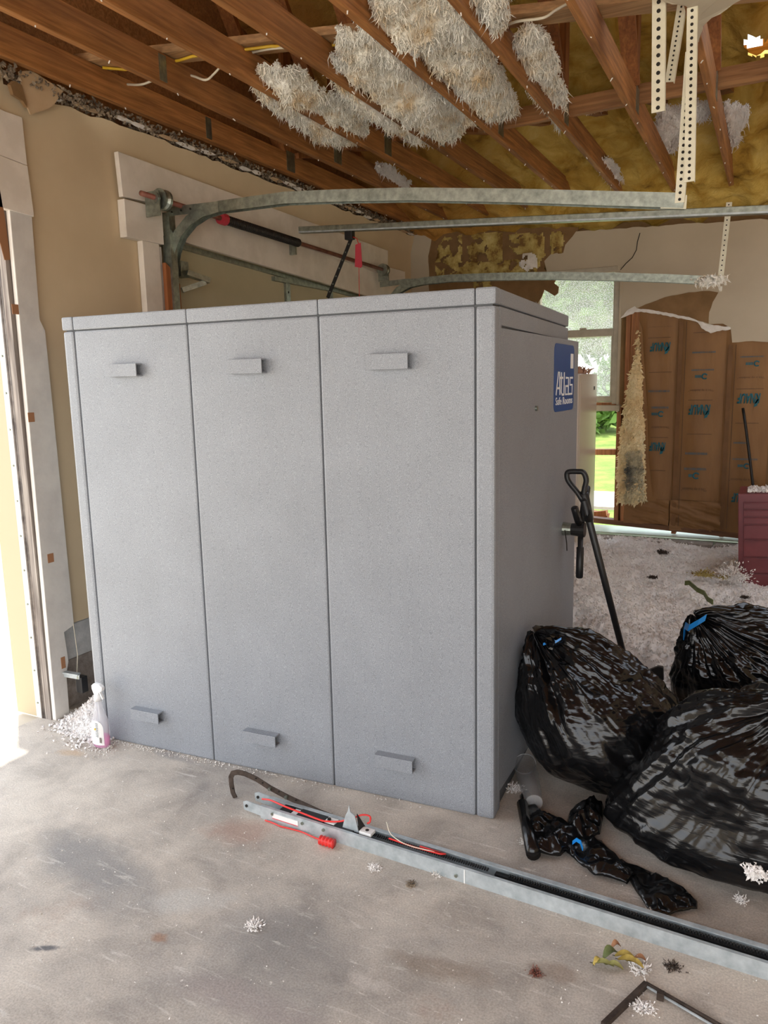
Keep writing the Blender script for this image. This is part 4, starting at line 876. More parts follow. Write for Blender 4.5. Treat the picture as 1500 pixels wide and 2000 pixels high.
MB().prism([q+V(a, -.010, z) for a, z in [(-.016, .26), (.012, .258), (.018, .272), (.038, .282), (.042, .30), (.022, .312), (-.010, .314), (-.026, .302), (-.026, .286)]], (0, .02, 0)).build('spray_head', M_white_pl, sb, bevel=.004)
MB().beam(q+V(.016, 0, .278), q+V(.036, 0, .24), .012, .007).build('trigger', M_white_pl, sb, bevel=.002)
MB().tube([q+V(0, 0, .23), q+V(.004, 0, .02)], .003, 6).build('dip_tube', M_white_pl, sb)
lm = MB(); n = 16; pts = []
lab = MB(); vs = []; 
for i in range(13):
    z = .02+.12*i/12; wd = .8 if i < 9 else .8*math.sqrt(max(.02, 1-((i-8)/4.2)**2))
    for k in range(9):
        a = R_(-85)+(k/8-.5)*2*wd; vs.append(q+V(.0515*math.cos(a), .0318*math.sin(a), z))
lab.add(vs, [(i*9+k, i*9+k+1, (i+1)*9+k+1, (i+1)*9+k) for i in range(12) for k in range(8)]).build('bottle_label', M_ink, sb, smooth=True)
lm = MB()
for k, z in enumerate([.128, .12, .112, .104, .096, .088, .08, .072, .064]): a = R_(-82); c_ = q+V(.0525*math.cos(a), .0328*math.sin(a), z); lm.box(c_, (.030-.002*(k % 3), .0016, .0018), Matrix.Rotation(R_(-12), 3, 'Z'))
lm.build('label_print', M_inkg, sb)
lm = MB()
for k in range(9): a = R_(-62); c_ = q+V(.0525*math.cos(a), .0332*math.sin(a)+.0005, .034+k*.003); lm.box(c_, (.016, .0014, .0013))
lm.build('barcode', M_inkb, sb)
MB().tube([q+V(.0, -.0325, .098), q+V(.0, -.0335, .098)], .0055, 10).build('orange_dot', M_yel, sb)

# sensor bracket at the jamb ------------------------------------------------------------
ss = thing('door_sensor', (LX+.06, 2.60, .2), 'black door sensor on a small galvanised bracket near the floor', 'sensor')
a = onX(125, 1308, LX+.035); b = onX(152, 1318, LX+.12)
MB().beam(V(LX+.03, 2.575, .235), V(LX+.11, 2.60, .225), .03, .006).beam(V(LX+.03, 2.575, .222), V(LX+.11, 2.60, .212), .003, .028).build('bracket', M_galv2, ss)
MB().box((LX+.10, 2.62, .165), (.045, .04, .085)).build('sensor_body', M_black, ss, bevel=.004)
MB().tube([V(LX+.10, 2.60, .215), V(LX+.10, 2.60, .20)], .007, 8).build('bolt', M_galv, ss)
MB().tube([V(LX+.045, 2.64, .20), V(LX+.04, 2.66, .3), V(LX+.035, 2.655, .47)], .002, 5).build('wire', M_cab, ss)

# fridge -----------------------------------------------------------------------------------
fx1 = onY(1167, 730, 6.86).x; fz = onY(1150, 730, 6.5).z
fr = thing('upright_freezer', (fx1-.33, 6.52, 0), 'tall plain white upright freezer behind the safe room', 'freezer')
MB().box((fx1-.33, 6.54, fz/2), (.66, .64, fz)).build('cabinet', M_fridge, fr, bevel=.012)
MB().box((fx1-.33, 6.19, fz/2+.02), (.66, .05, fz-.06)).build('door', M_fridge, fr, bevel=.012)
MB().box((fx1+.001, 6.74, fz-.12), (.002, .05, .03)).build('badge', M_inkg, fr)
q = onY(1140, 727, 5.6); P = np.array([fx1-.10, 6.5, fz])+nr.normal(0, 1, (120, 3))*np.array([.04, .05, .004]); P[:, 2] = fz+np.abs(P[:, 2]-fz)+.004
ck_ = thing('insulation_clump', (fx1-.10, 6.5, fz), 'pinkish brown insulation clump on top of the white freezer', 'insulation')
v_, f_ = fluff_tufts(P, np.tile([0, 0, 1.], (len(P), 1)), .05, .018, 6, .6); np_mesh('fibre', v_, f_, mottled('pinkish_fibre', (.42, .22, .15), (.62, .40, .30), 12), ck_)

# tool chest ---------------------------------------------------------------------------------
tA_ = onY(1468, 968, 6.0); tcx = tA_.x
tc_ = thing('tool_chest', (tcx+.33, 6.2, 0), 'maroon red metal tool chest with drawers at the right edge', 'tool chest')
RZ = Matrix.Rotation(R_(-3), 3, 'Y')
def tb(x0, x1, y0, y1, z0, z1, name, m=M_maroon, par=None, bevel=.004):
    c = RZ @ V((x0+x1)/2, (y0+y1)/2, (z0+z1)/2); return MB().box(V(tcx-.045, 6.0, .0)+c, (x1-x0, y1-y0, z1-z0), RZ).build(name, m, par or tc_, bevel=bevel)
tb(0, .66, 0, .42, .05, .825, 'cabinet')
for z0, z1 in [(.72, .765), (.665, .71), (.61, .655), (.50, .60), (.37, .49), (.25, .36), (.12, .24)]:
    d_ = tb(.035, .64, -.012, .0, z0, z1, 'drawer', bevel=.003); tb(.045, .63, -.024, -.012, z1-.012, z1-.004, 'drawer_lip', par=d_, bevel=.002)
fs_ = thing('insulation_scatter', V(tcx+.03, 6.1, .86), 'white insulation crumbs on top of the maroon tool chest', 'insulation', kind='stuff')
P = np.array([tcx+.25, 6.15, .84])+nr.uniform(-1, 1, (500, 3))*np.array([.28, .14, .002]); P[:, 2] -= (P[:, 0]-tcx)*-.052+.0
v_, f_ = fluff_tufts(P, np.tile([0, 0, 1.], (len(P), 1)), .02, .01, 6, .6); np_mesh('crumbs', v_, f_, M_fluffw, fs_, kind='stuff')
# leaning pole
pl_ = thing('leaning_pole', V(-.1, 6.75, 0), 'thin black bent pole leaning on the papered wall behind the tool chest', 'pole')
MB().tube([onY(1451, 797, 6.92), onY(1456, 830, 6.9), onY(1465, 900, 6.84), onY(1473, 968, 6.78), onY(1485, 1090, 6.66)], .011, 10).build('shaft', M_black, pl_, smooth=True)

# overhead door hardware -----------------------------------------------------------------------
def cpath(y, pts): return [onY(a, b, y) for a, b in pts]
def track(name, label, vert, horiz, Yt, endx, w_=.05):
    t = thing('door_track', vert[0], label, 'door track', 'overhead door tracks')
    path = vert+horiz; mbt = MB()
    # C section: web + two lips, swept in plane Y=const
    mbt.strip(path, .055, .012, (0, 1, 0)); t_web = mbt
    pts = [Vector(p) for p in path]; off = []
    for s_ in (-1, 1):
        mbt.strip([p+V(0, s_*.0265, 0) for p in pts], .003, .058, (0, 1, 0))
    mbt.build('track_channel', M_galv, t)
    return t
# near track: vertical run, bend, horizontal run dropping to the right
Xv = -3.10
v_ = [V(Xv, 3.62, .05), V(Xv, 3.61, 1.0), V(Xv, 3.60, 2.05)]
bend = [onX(352, 560, Xv)]
nearpts = [V(Xv, 3.60, 2.10), V(Xv+.005, 3.60, 2.20), V(Xv+.03, 3.60, 2.32), V(Xv+.08, 3.60, 2.44), V(Xv+.16, 3.59, 2.54), V(Xv+.26, 3.58, 2.61)]
hor = [V(-2.62, 3.56, 2.665), V(-2.3, 3.54, 2.675), V(-1.61, 3.51, 2.565+.015)]
hor = [onY(470, 400, 3.55), onY(560, 388, 3.53), onY(660, 384, 3.52), onY(800, 381, 3.5), onY(1000, 384, 3.5), onY(1200, 390, 3.5), onY(1338, 394, 3.5)]
nearpts = [onY(x, y, 3.58) for x, y in [(334, 600), (334, 560), (335, 525), (341, 490), (353, 458), (374, 432), (400, 415), (432, 405)]]
tn = track('t', 'nearest galvanised overhead track with a dropped right end', [V(nearpts[0].x, 3.6, .05)]+nearpts, hor, 3.5, 0)
MB().strip([onY(x, y, 3.565) for x, y in [(285, 424), (340, 412), (430, 402), (520, 392)]], .003, .05, (0, 1, 0)).build('flag_angle', M_galv, tn)
for x, y in [(300, 423), (318, 419), (336, 415), (354, 411), (372, 408), (395, 405), (440, 402)]: q = onY(x, y, 3.56); MB().tube([q, q-V(0, .004, 0)], .006, 8).build('slot_hole', M_hole, tn)
MB().strip([onY(x, y, 3.60) for x, y in [(328, 560), (328, 500), (300, 430), (300, 395)]], .03, .004, (0, 1, 0)).build('bracket', M_galv, tn)
MB().box((LX+.05, 3.55, 1.9), (.06, .05, 1.5)).build('track_angle', M_galv, tn)
MB().prism([onY(x, y, 3.478) for x, y in [(1288, 380), (1342, 381), (1340, 408), (1290, 407)]], (0, .004, 0)).build('end_plate', M_cream, tn)
q = onY(337, 588, 3.55); MB().box(q, (.03, .03, .05)).tube([q, q+V(0, -.03, -.01)], .008, 8).build('track_bolt', M_galv, tn)
# far track
fpt = [onY(x, y, 6.15) for x, y in [(762, 600), (768, 582), (780, 567), (800, 556), (830, 549), (880, 544), (960, 541), (1080, 539), (1200, 541), (1300, 544), (1402, 549)]]
tf = track('t', 'far galvanised overhead track crossing in front of the window', [V(fpt[0].x, 6.15, .05)], fpt, 6.15, 0)
MB().strip([onY(x, y, 6.12) for x, y in [(742, 556), (790, 550), (830, 549)]], .003, .045, (0, 1, 0)).build('flag_angle', M_galv, tf)
# perforated hangers
def hanger(p, q, w_, label, Yh_, holes, m=M_cream, par=None, hs=.0055):
    t = par or thing('perforated_strap', p, label, 'metal strap', 'perforated hanger straps')
    p = Vector(p); q = Vector(q); MB().strip([p, q], .003, w_, (0, 1, 0)).build('strap', m, t)
    side = (q-p).normalized().cross(V(0, 1, 0)).normalized()
    MB().strip([p+side*w_/2+V(0, .012, 0), q+side*w_/2+V(0, .012, 0)], .024, .003, (0, 1, 0)).build('strap_flange', m, t)
    for k in range(holes):
        c = p.lerp(q, (k+.5)/holes)+V(0, -.0015, 0); MB().tube([c, c-V(0, .0012, 0)], hs, 10).build('hole', M_hole, t)
    return t
hanger(onY(1287, -40, 3.45), onY(1285, 219, 3.45), .05, 'short bright perforated strap hanging free left of the others', 3.45, 15, hs=.008)
hanger(onY(1338, -30, 3.60), onY(1307, 160, 3.60), .035, 'short slotted strap hanging behind the bright one', 3.6, 20, hs=.004)
hanger(onY(1352, 14, 3.44), onY(1346, 355, 3.44), .038, 'long perforated strap doubled over the track hanger', 3.44, 26, hs=.006)
hanger(onY(1348, 100, 3.47), onY(1327, 396, 3.47), .036, 'long perforated strap tied to the near track end', 3.47, 22, hs=.006)
hanger(onY(1424, 395, 6.1), onY(1406, 552, 6.1), .036, 'thin perforated strap holding the far track end', 6.1, 16, M_cream, hs=.005)
P = np.array(onY(1388, 547, 6.08))+nr.normal(0, 1, (400, 3))*np.array([.045, .02, .014]); v_, f_ = fluff_tufts(P, np.tile([0, 0, -1.], (len(P), 1)), .035, .008, 6, .8)
cl_ = thing('insulation_clump', Vector(onY(1388, 547, 6.08)), 'small white insulation clump caught on the far track end', 'insulation'); np_mesh('fibre', v_, f_, M_fluff, cl_)
# opener rail overhead
orl = thing('overhead_rail', onY(900, 435, 5.0), 'thin overhead opener rail running from the door header to the right', 'rail')
pa_ = onY(562, 451, 4.95); pb_ = onY(1515, 409, 4.95); pb2 = pa_.lerp(pb_, 1.25)
MB().beam(pa_, pb2, .05, .045).build('rail_bar', M_galv, orl, bevel=.004)
MB().beam(pa_+V(0, -.026, -.016), pb2+V(0, -.026, -.016), .003, .01).build('rail_lip', M_galv2, orl)
MB().box(pa_+V(-.03, 0, 0), (.09, .03, .05)).build('header_bracket', M_galv, orl)
q = onY(683, 460, 4.95); MB().box(q, (.06, .05, .06)).build('trolley', M_black, orl, bevel=.006)
a = onY(686, 466, 4.95); b = onY(640, 582, 4.95)
t_ = MB().strip([a, b], .004, .028, (0, 1, 0)).build('door_arm', M_blackm, orl)
for k in range(7): c = a.lerp(b, (k+.7)/7.5)-V(0, .003, 0); MB().tube([c, c-V(0, .003, 0)], .005, 8).build('bolt', M_galv, t_)
rt = thing('release_tag', onY(700, 475, 4.92), 'red release tag hanging on a cord below the opener trolley', 'tag')
MB().prism([onY(x, y, 4.92) for x, y in [(694, 478), (704, 474), (707, 520), (704, 523), (693, 521)]], (0, .006, 0)).build('tag_body', M_redtag, rt)
MB().tube([onY(688, 462, 4.95), onY(697, 466, 4.92), onY(700, 476, 4.92)], .003, 5).tube([onY(701, 522, 4.92), onY(702, 585, 4.92)], .002, 5).build('cord', M_red, rt)
# torsion shaft
ts = thing('torsion_shaft', (LX+.12, 4.9, 2.6), 'rusty red torsion shaft with dark spring above the closed door', 'door spring')
sa = onX(275, 377, LX+.14); sbp = onX(752, 528, LX+.12)
MB().tube([sa, sbp], .014, 12).build('shaft', M_rust, ts, smooth=True)
def sft(px): 
    t = (px-275)/(752-275)
    lo, hi = 0, 1
    for _ in range(30):
        mid = (lo+hi)/2; p = sa.lerp(sbp, mid); d = p-CP; x = 750+FPX*d.dot(RT)/d.dot(FW)
        if x < px: lo = mid
        else: hi = mid
    return sa.lerp(sbp, lo)
g1, g2 = sft(440), sft(583); pts = []; n = 90
MB().tube([g1.lerp(g2, k/n) for k in range(n+1)], [.030 if k % 2 else .0265 for k in range(n+1)], 14).build('spring', M_blackm, ts)
MB().tube([g1-(g2-g1)*.06, g1], .036, 10).build('red_cone', M_redtag, ts)
MB().box(sft(578)+V(-.04, .02, -.03), (.05, .02, .10)).build('centre_bracket', M_galv, ts)
for px in (316, 749):
    c = sft(px); dr_ = (sbp-sa).normalized(); s_ = .9 if px > 400 else 1
    MB().tube([c-dr_*.025, c-dr_*.012, c+dr_*.0, c+dr_*.012, c+dr_*.03], [.055*s_, .055*s_, .043*s_, .055*s_, .055*s_], 24).build('cable_drum', M_galv, ts)
c = sft(303); MB().box(c+V(-.02, 0, -.03), (.10, .008, .13)).build('end_bearing_plate', M_galv, ts); MB().tube([c-V(0, .01, 0), c+V(0, .01, 0)], .03, 14).build('bearing', M_galv, ts)
c = sft(749); MB().box(c+V(-.02, .04, -.03), (.10, .008, .12)).build('end_bearing_plate', M_galv, ts)

# cables over joists ------------------------------------------------------------------------------
cy = thing('yellow_cable', V(-2.2, 3.5, 3.3), 'yellow electric cable running over the ceiling joists', 'cable')
MB().tube([onZ(x, y, z-.075) for x, y, z in [(200, 132, 3.33), (245, 136, 3.33), (300, 125, 3.33), (350, 118, 3.33), (375, 110, 3.32), (440, 102, 3.33), (530, 90, 3.32), (600, 92, 3.33), (655, 88, 3.33), (720, 70, 3.34)]], .007, 6).build('cable_run', M_yel, cy, smooth=True)
cw = thing('white_cable', V(-2.2, 3.6, 3.2), 'white electric cable sagging between the ceiling joists', 'cable')
MB().tube(sm([onZ(x, y, z) for x, y, z in [(245, 165, 3.24), (275, 165, 3.19), (300, 157, 3.2), (340, 145, 3.25), (375, 148, 3.22), (402, 156, 3.17), (420, 142, 3.2), (450, 112, 3.25), (490, 103, 3.26), (540, 94, 3.24), (620, 92, 3.25), (660, 92, 3.26)]]), .006, 6).tube(sm([onZ(x, y, z) for x, y, z in [(975, 55, 3.24), (1010, 42, 3.2), (1060, 35, 3.19), (1085, 20, 3.22), (1112, 5, 3.25)]]), .006, 6).build('cable_run', M_cab, cw, smooth=True)

# ceiling fluff --------------------------------------------------------------------------------------
def clump(px, zc, thick, nt_, seed, label, m=None, tl=.06):
    q = [onZ(a, b, zc) for a, b in px]; pl = [(v.x, v.y) for v in q]; xs = [a for a, _ in pl]; ys = [b for _, b in pl]; h = .014
    t = thing('insulation_clump', (sum(xs)/len(xs), sum(ys)/len(ys), zc), label, 'insulation', 'white insulation hanging between the joists')
    X, Y = np.meshgrid(np.arange(min(xs)-.02, max(xs)+.02, h), np.arange(min(ys)-.02, max(ys)+.02, h), indexing='ij')
    ins = inpoly(X+.07*(vnoise(np.stack([X*14, Y*14, X*0], -1), seed)-.5), Y+.07*(vnoise(np.stack([X*14, Y*14, X*0+5], -1), seed)-.5), pl)
    d = np.clip(edge_dist(X, Y, pl)/.14, 0, 1); jd = np.min(np.stack([np.abs(X-c) for c in CX]), 0)
    n1 = vnoise(np.stack([X*6, Y*6, X*0], -1), seed+3, 4); n2 = 1-np.abs(2*vnoise(np.stack([X*13, Y*13, X*0], -1), seed+4, 2)-1); n3 = vnoise(np.stack([X*32, Y*32, X*0], -1), seed+6, 2)
    Z = zc+.05-thick*np.sqrt(d)*(.15+1.1*n1)-.035*n2-.03*n3
    Z = np.where((jd < .035), np.maximum(Z, CZ+.03), Z)
    P = np.stack([X, Y, Z], -1); grid_mesh('fibre_mass', P, m or M_fluff, t, keep=ins)
    ok = ins & (jd > .028); idx = np.argwhere(ok); r = np.random.RandomState(seed); nt_ = int(nt_*2.6); wgt = 1.0+3*(edge_dist(X, Y, pl)[ok] < .05); idx = idx[r.choice(len(idx), nt_, p=wgt/wgt.sum())]
    pp = P[idx[:, 0], idx[:, 1]]+r.normal(0, .005, (nt_, 3)); pp[:, 2] += .006
    nt_ = len(pp); sml = r.random_sample(nt_) < .9
    a, b = fluff_tufts(pp[sml], np.tile([0, .1, -.6], (sml.sum(), 1)), tl*.24, .0036, seed+1, 1.1); c, e = fluff_tufts(pp[~sml], np.tile([0, .1, -1], ((~sml).sum(), 1)), tl*.75, .0036, seed+2, .35)
    sh_ = 1
    np_mesh('fibre_tufts', np.concatenate([a, c]), np.concatenate([b, e+len(a)]), m or M_fluff, t, kind='stuff', smooth=True); return t
clump([(485, 140), (500, 128), (545, 128), (600, 140), (660, 185), (700, 215), (722, 250), (700, 268), (650, 270), (610, 258), (575, 228), (540, 205), (510, 185), (492, 165)], 3.19, .12, 8000, 61, 'white fibrous clump hanging leftmost below the joists')
clump([(640, 112), (700, 110), (790, 120), (850, 170), (890, 215), (905, 250), (880, 265), (840, 275), (790, 262), (750, 240), (700, 215), (660, 170), (635, 135)], 3.19, .12, 9000, 62, 'white fibrous clump hanging in the middle, below the stained one')
clump([(655, 55), (700, 40), (730, -30), (905, -30), (930, 20), (970, 75), (965, 95), (920, 95), (870, 85), (790, 108), (740, 95), (700, 112), (662, 95)], 3.22, .14, 10000, 63, 'white fibrous clump hanging highest at the top edge')
clump([(815, 85), (870, 88), (935, 80), (965, 110), (1000, 180), (1015, 212), (985, 220), (960, 232), (905, 228), (870, 205), (865, 160), (840, 120)], 3.20, .11, 8000, 64, 'tan stained fibrous clump hanging between two joists right of centre')
clump([(905, -30), (985, -30), (992, 30), (985, 45), (960, 62), (935, 30)], 3.20, .10, 2500, 65, 'small white clump at the top edge beside the pale board')
clump([(1000, 90), (1015, 60), (1045, 45), (1065, 70), (1080, 110), (1098, 160), (1100, 240), (1085, 235), (1060, 200), (1030, 160), (1010, 120)], 3.21, .11, 4500, 66, 'narrow white clump hanging furthest right of the large ones')
clump([(1272, 240), (1290, 215), (1390, 190), (1385, 225), (1335, 250), (1315, 300), (1300, 325), (1285, 300)], 3.30, .06, 2500, 67, 'greyish white clump behind the perforated straps', M_fluffw)
clump([(1395, 205), (1425, 195), (1462, 215), (1445, 270), (1425, 300), (1412, 250)], 3.28, .06, 1500, 68, 'greyish white clump right of the straps', M_fluffw)
clump([(1155, 300), (1185, 310), (1222, 350), (1215, 370), (1185, 350)], 3.2, .06, 900, 69, 'small white clump low between two joists near the track', M_fluffw)
clump([(730, 322), (760, 325), (800, 355), (795, 368), (760, 360)], 3.22, .05, 800, 70, 'small white clump above the near track middle', M_fluffw)
clump([(1120, 225), (1190, 215), (1190, 195), (1140, 205)], 3.3, .04, 500, 71, 'thin white clump along the crosswise board', M_fluff, .03)

# floor insulation pile -----------------------------------------------------------------------------------
h = .0125; X, Y = np.meshgrid(np.arange(-1.9, 1.3, h), np.arange(3.72, 6.95, h), indexing='ij')
edge = 3.93+.14*(vnoise(np.stack([X*3, X*0, X*0], -1), 80)-.5)-.12*(X > .3)
k = np.clip((Y-edge)/.45, 0, 1); k = k*k*(3-2*k)
Z = k*(.11+.09*np.clip((Y-5)/2, 0, 1)+.10*(vnoise(np.stack([X*2, Y*2, X*0], -1), 81)-.5)) + k*.36*np.exp(-((X+1.45)/.42)**2-((Y-5.35)/.75)**2) + k*.10*np.exp(-((X+.9)/.25)**2-((Y-4.7)/.5)**2)
Z = Z + k*(.07*(1-np.abs(2*vnoise(np.stack([X*7, Y*7, X*0], -1), 82, 3)-1))+.045*(1-np.abs(2*vnoise(np.stack([X*21, Y*21, X*0], -1), 83, 2)-1)))-.05
pile = thing('insulation_pile', (-.4, 5.2, 0), 'deep drift of white blown insulation covering the back floor', 'insulation', kind='stuff')
P = np.stack([X, Y, Z], -1); grid_mesh('fibre_drift', P, M_fluffw, pile, keep=(Z > -.01), kind='stuff')
r = np.random.RandomState(84); idx = np.stack([r.randint(0, X.shape[0], 60000), r.randint(0, X.shape[1], 60000)], 1); pp = P[idx[:, 0], idx[:, 1]]; pp = pp[pp[:, 2] > .01]+r.normal(0, .004, (int((pp[:, 2] > .01).sum()), 3))
a, b = fluff_tufts(pp, np.tile([0, -.2, .8], (len(pp), 1)), .016, .007, 85, .9); np_mesh('fibre_flakes', a, b, M_fluffw, pile, kind='stuff')
def scrap(px, py, z, s, seed, label, m, name='debris_scrap', cat='debris', n=60, flat=.3, grp=None):
    n = n*4
    q = onZ(px, py, z); t = thing(name, q, label, cat, grp); r = np.random.RandomState(seed)
    P = np.array(q)+r.normal(0, 1, (n, 3))*np.array([s, s, s*flat]); P[:, 2] = np.maximum(P[:, 2], z); a, b = fluff_tufts(P, np.tile([0, 0, .5], (n, 1)), min(s*.8, .016), min(s*.2, .005), seed, 1.0); np_mesh('fragments', a, b, m, t, kind='stuff'); return t
scrap(1375, 1122, .24, .035, 91, 'yellow foam lump on the white insulation drift', M_foam2); scrap(1412, 1128, .24, .018, 92, 'small yellow foam bit right of the foam lump on the drift', M_foam2)
scrap(1430, 1128, .24, .05, 98, 'white insulation lump beside the tool chest', M_fluffw, 'insulation_clump', 'insulation', 160, .8)
scrap(1275, 1128, .24, .014, 93, 'dark red bark bit on the insulation drift', M_arm); scrap(1293, 1079, .25, .02, 94, 'dark twig bit near the block course', M_arm); scrap(1454, 1167, .2, .012, 95, 'dark bit below the tool chest', M_arm)
lf = thing('dark_strip', onZ(1360, 1150, .22), 'dark green narrow strip lying on the insulation drift', 'debris')
MB().strip([onZ(x, y, z) for x, y, z in [(1338, 1139, .25), (1346, 1138, .26), (1362, 1152, .25), (1375, 1158, .25), (1382, 1170, .24), (1392, 1176, .24)]], .03, .008, (0, .3, 1)).build('strip', M_green, lf)

# left heap by spray bottle ----------------------------------------------------------------------------------
hp_ = thing('insulation_heap', (-2.93, 2.58, 0), 'small heap of white insulation between door jamb and safe room', 'insulation', kind='stuff')
r = np.random.RandomState(101)
P = np.concatenate([np.array([-3.0, 2.62, .01])+r.normal(0, 1, (700, 3))*np.array([.07, .10, .01]), np.array([-2.87, 2.46, .0])+r.normal(0, 1, (500, 3))*np.array([.05, .06, .008]), np.array([-2.92, 2.85, .03])+r.normal(0, 1, (300, 3))*np.array([.06, .15, .01])])
P[:, 2] = np.abs(P[:, 2]); P = P[P[:, 0] > LX+.03]
P[:, 2] *= .8; a, b = fluff_tufts(P, np.tile([0, 0, .6], (len(P), 1)), .014, .0055, 102, 1.0); np_mesh('fibre', a, b, M_fluffw, hp_, kind='stuff')
X, Y = np.meshgrid(np.arange(LX+.03, -2.78, .006), np.arange(2.40, 3.1, .006), indexing='ij')
Z = .115*np.exp(-((X+3.02)/.085)**2-((Y-2.66)/.13)**2)+.05*np.exp(-((X+2.89)/.07)**2-((Y-2.50)/.06)**2)-.012+.02*vnoise(np.stack([X*60, Y*60, X*0], -1), 7, 2)
grid_mesh('mound', np.stack([X, Y, Z], -1), M_fluffw, hp_, keep=(Z > .002), kind='stuff')
P = np.stack([X, Y, Z], -1).reshape(-1, 3); P = P[P[:, 2] > .004]; P = P[np.random.RandomState(5).randint(0, len(P), 5000)]; a, b = fluff_tufts(P, np.tile([0, -.3, .7], (len(P), 1)), .013, .0045, 105, .9); np_mesh('fibre', a, b, M_fluffw, hp_, kind='stuff')
cr_ = thing('gypsum_crumbs', (-2.6, 2.42, 0), 'crumbs and grit scattered along the safe room foot', 'debris', kind='stuff')
P = []
for k in range(420):
    s_ = r.beta(1.0, 2.2)*1.8-1.95; P.append(B(s_, -abs(r.normal(0, .018))-.003, .001)[:])
for k in range(160): P.append((-2.74+r.normal(0, .07), 2.36+r.normal(0, .03), .002))
P = np.array(P); a, b = fluff_tufts(P, np.tile([0, 0, .4], (len(P), 1)), .007, .0028, 103, 1.0); np_mesh('crumbs', a, b, M_gyp, cr_, kind='stuff')
fc = thing('floor_crumbs', (-1, 1.9, 0), 'tiny pale crumbs scattered over the open floor', 'debris', kind='stuff')
P = np.stack([r.uniform(-2.6, .3, 450), r.uniform(1.3, 2.4, 450), np.full(450, .001)], 1); a, b = fluff_tufts(P, np.tile([0, 0, .3], (450, 1)), .006, .002, 104, 1.0); np_mesh('crumbs', a, b, M_gyp, fc, kind='stuff')
for i, (px, py, s_, lb, m_) in enumerate([(855, 1703, .011, 'pale gypsum lump on the floor in front of the steel rail', M_gyp), (803, 1727, .007, 'tiny brown grit clump left of the pale gypsum lump', M_deb), (497, 1808, .012, 'white splayed fibre tuft on the open floor', M_fluffw),
        (730, 1695, .009, 'small white fibre spot below the red handle', M_fluffw), (1272, 1787, .012, 'white fluff piece at the tip of the empty liner', M_fluffw), (1250, 1893, .012, 'white fluff beside the dry leaves', M_fluffw),
        (1257, 1968, .012, 'white fluff splat inside the steel frame', M_fluffw), (1312, 1888, .009, 'dark brown seed clump right of the dry leaves', M_arm), (1448, 1758, .009, 'white bit under the edge of the largest bag', M_fluffw),
        (1025, 1645, .008, 'pale chip left of the empty liner', M_gyp), (1045, 1900, .008, 'rust brown crumb on the lower floor', M_rust), (1005, 1540, .016, 'white fluff between the safe room and the clear cup', M_fluffw), (211, 1461, .010, 'pale lump at the spray bottle foot', M_gyp)]):
    scrap(px, py, .002, s_, 110+i, lb, m_, n=40, flat=.35)
# dry leaves --------------------------------------------------------------------------------------------------
def leaf(px, py, a, ln, wd, m_, label, z=.006, curl=.3):
    c = onZ(px, py, z); t = thing('fallen_leaf', c, label, 'leaf', 'pile of fallen leaves'); d = V(math.cos(a), math.sin(a), 0); s_ = V(-d.y, d.x, 0); vs = []
    for i in range(7):
        u = i/6; w_ = wd*math.sin(math.pi*min(1, u*.9+.06))**.8
        for k in (-1, 0, 1): vs.append(c+d*(u-.5)*ln+s_*k*w_/2+V(0, 0, abs(k)*curl*w_*.5+.012*math.sin(u*3)+.001))
    MB().add(vs, [(i*3+k, i*3+k+1, (i+1)*3+k+1, (i+1)*3+k) for i in range(6) for k in range(2)]).add([v+V(0, 0, .0012) for v in vs], [(i*3+k, (i+1)*3+k, (i+1)*3+k+1, i*3+k+1) for i in range(6) for k in range(2)]).build('blade', m_, t, smooth=True)
    MB().tube([c-d*ln*.5+V(0, 0, .003), c-d*ln*.62+V(0, 0, .004)], .001, 4).build('stalk', M_arm, t)
for args in [(1192, 1868, .9, .05, .03, M_green, 'dark green upright leaf in the leaf pile', .012, .9), (1178, 1886, .2, .06, .02, M_yleaf, 'olive leaf at the lower left of the leaf pile'), (1200, 1890, 0, .05, .02, M_yleaf, 'olive leaf in the lower middle of the leaf pile'),
             (1220, 1870, .3, .055, .022, M_dry, 'yellow leaf at the upper middle of the leaf pile', .012), (1228, 1880, .1, .06, .024, M_dry, 'yellow leaf at the centre of the leaf pile', .014), (1240, 1885, -.2, .05, .02, M_dry, 'yellow leaf at the lower right of the leaf pile', .010),
             (1250, 1876, .1, .035, .018, M_tape, 'brown leaf at the right of the leaf pile'), (1203, 1852, .6, .03, .02, M_tape, 'brown curled leaf at the top of the leaf pile', .02, .8), (1166, 1880, 1.2, .035, .014, M_dry, 'yellow leaf at the left end of the leaf pile')]: leaf(*args)

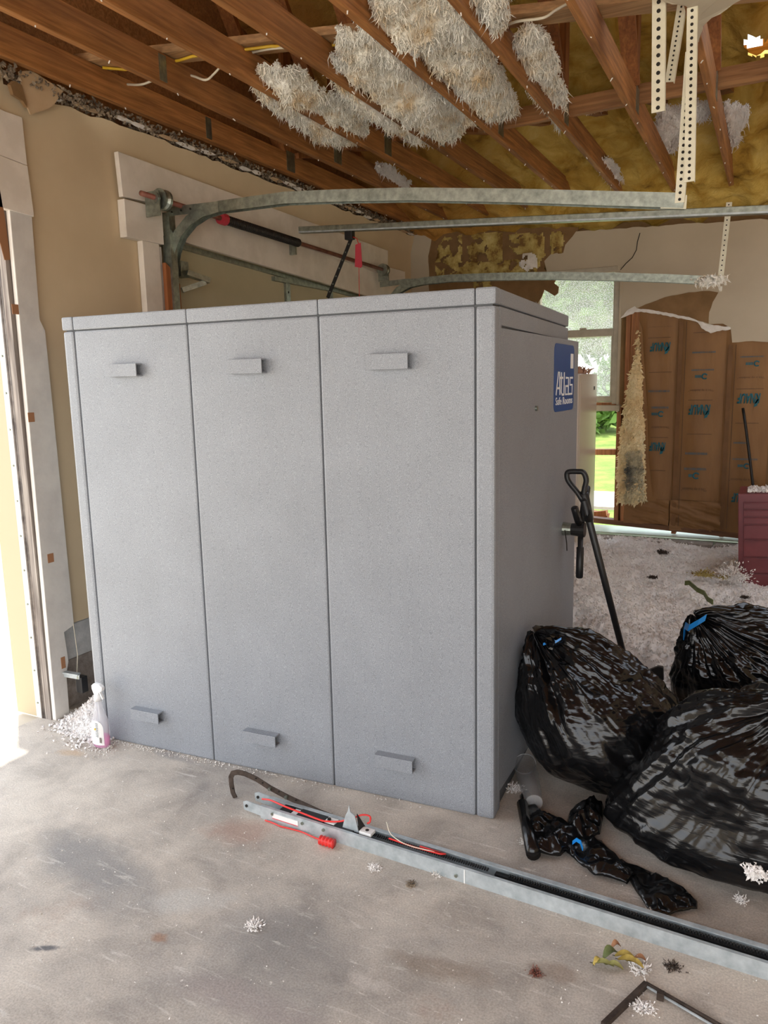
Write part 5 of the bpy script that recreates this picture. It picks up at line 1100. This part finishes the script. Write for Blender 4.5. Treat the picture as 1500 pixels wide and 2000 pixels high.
# outdoors ----------------------------------------------------------------------------------------------------
X, Y = np.meshgrid(np.linspace(-40, 30, 120), np.linspace(7.3, 70, 160), indexing='ij'); Z = -.1+.9*np.clip((Y-9)/12, 0, 1)+.2*vnoise(np.stack([X*.3, Y*.3, X*0], -1), 120)*np.clip((Y-8)/4, 0, 1)
grid_mesh('ground_lawn', np.stack([X, Y, Z], -1), M_grass, kind='structure')
dk = thing('boardwalk', (-2.6, 8.6, 0), 'pale plank boardwalk outside the wall opening', 'deck')
for k in range(7): MB().box((-2.4, 8.0+k*.16, .35), (2.6, .15, .03)).build('plank', M_deck, dk)
for sx in (-3.4, -2.2, -1.2): MB().box((sx, 8.5, .14), (.08, 1.1, .4)).build('support', M_deck, dk)
wb_ = thing('broken_board', (-1.42, 7.2, .33), 'splintered orange wood scrap in the wall opening', 'debris')
MB().beam(V(-1.7, 7.22, .36), V(-1.33, 7.18, .43), .06, .05).beam(V(-1.5, 7.24, .42), V(-1.32, 7.2, .40), .05, .04).build('board', M_orange, wb_)
def tree(x, y, z, r_, h_, seed, label, name='leafy_tree', trunk=True):
    t = thing(name, (x, y, z), label, 'tree' if trunk else 'bush', 'greenery beyond the back wall'); r = np.random.RandomState(seed)
    cs_ = [(r.normal(0, r_*.4), r.normal(0, r_*.3), h_*(.55+r.uniform(-.25, .3)), r_*r.uniform(.35, .6)) for _ in range(10)]
    n = 5200; c = np.array([cs_[i] for i in r.randint(0, 10, n)]); d = r.normal(0, 1, (n, 3)); d /= np.linalg.norm(d, axis=1)[:, None]
    p = c[:, :3]+d*c[:, 3:]*r.uniform(.6, 1.05, (n, 1))+np.array([x, y, z]); p[:, 2] = np.maximum(p[:, 2], z+.02); s_ = r_*.055
    a = r.normal(0, 1, (n, 3)); b = r.normal(0, 1, (n, 3)); vs = np.stack([p-a*s_, p+b*s_, p+a*s_, p-b*s_], 1).reshape(-1, 3); f = np.arange(4*n).reshape(-1, 4)
    np_mesh('foliage', vs, f, M_leaf, t, kind='stuff')
    if trunk: MB().tube([V(x, y, z-.2), V(x+.1, y, z+h_*.4), V(x, y, z+h_*.75)], [r_*.09, r_*.06, r_*.03], 8).build('trunk', M_bark, t)
for i, (x, y, z, r_, h_, lb) in enumerate([(-10.6, 34, .8, 3.2, 8.6, 'tall green tree seen through the left of the window'), (-6.6, 36, .8, 3.3, 7.4, 'green tree seen through the right of the window'), (-17.5, 41, .8, 4, 9.2, 'tall green tree hidden mostly behind the safe room'), (-.6, 42, .8, 4, 7.6, 'green tree beyond the papered wall')]): tree(x, y, z, r_, h_, 130+i, lb)
for i, (x, y, z, r_, h_, lb) in enumerate([(-3.4, 16.5, .5, 1.0, 1.5, 'green bush at the top of the wall opening'), (-5.2, 18, .6, 1.3, 1.6, 'green bush further left beyond the wall opening'), (-2.9, 20, .7, 1.0, 1.3, 'green bush behind the others in the wall opening')]): tree(x, y, z, r_, h_, 140+i, lb, 'green_bush', False)
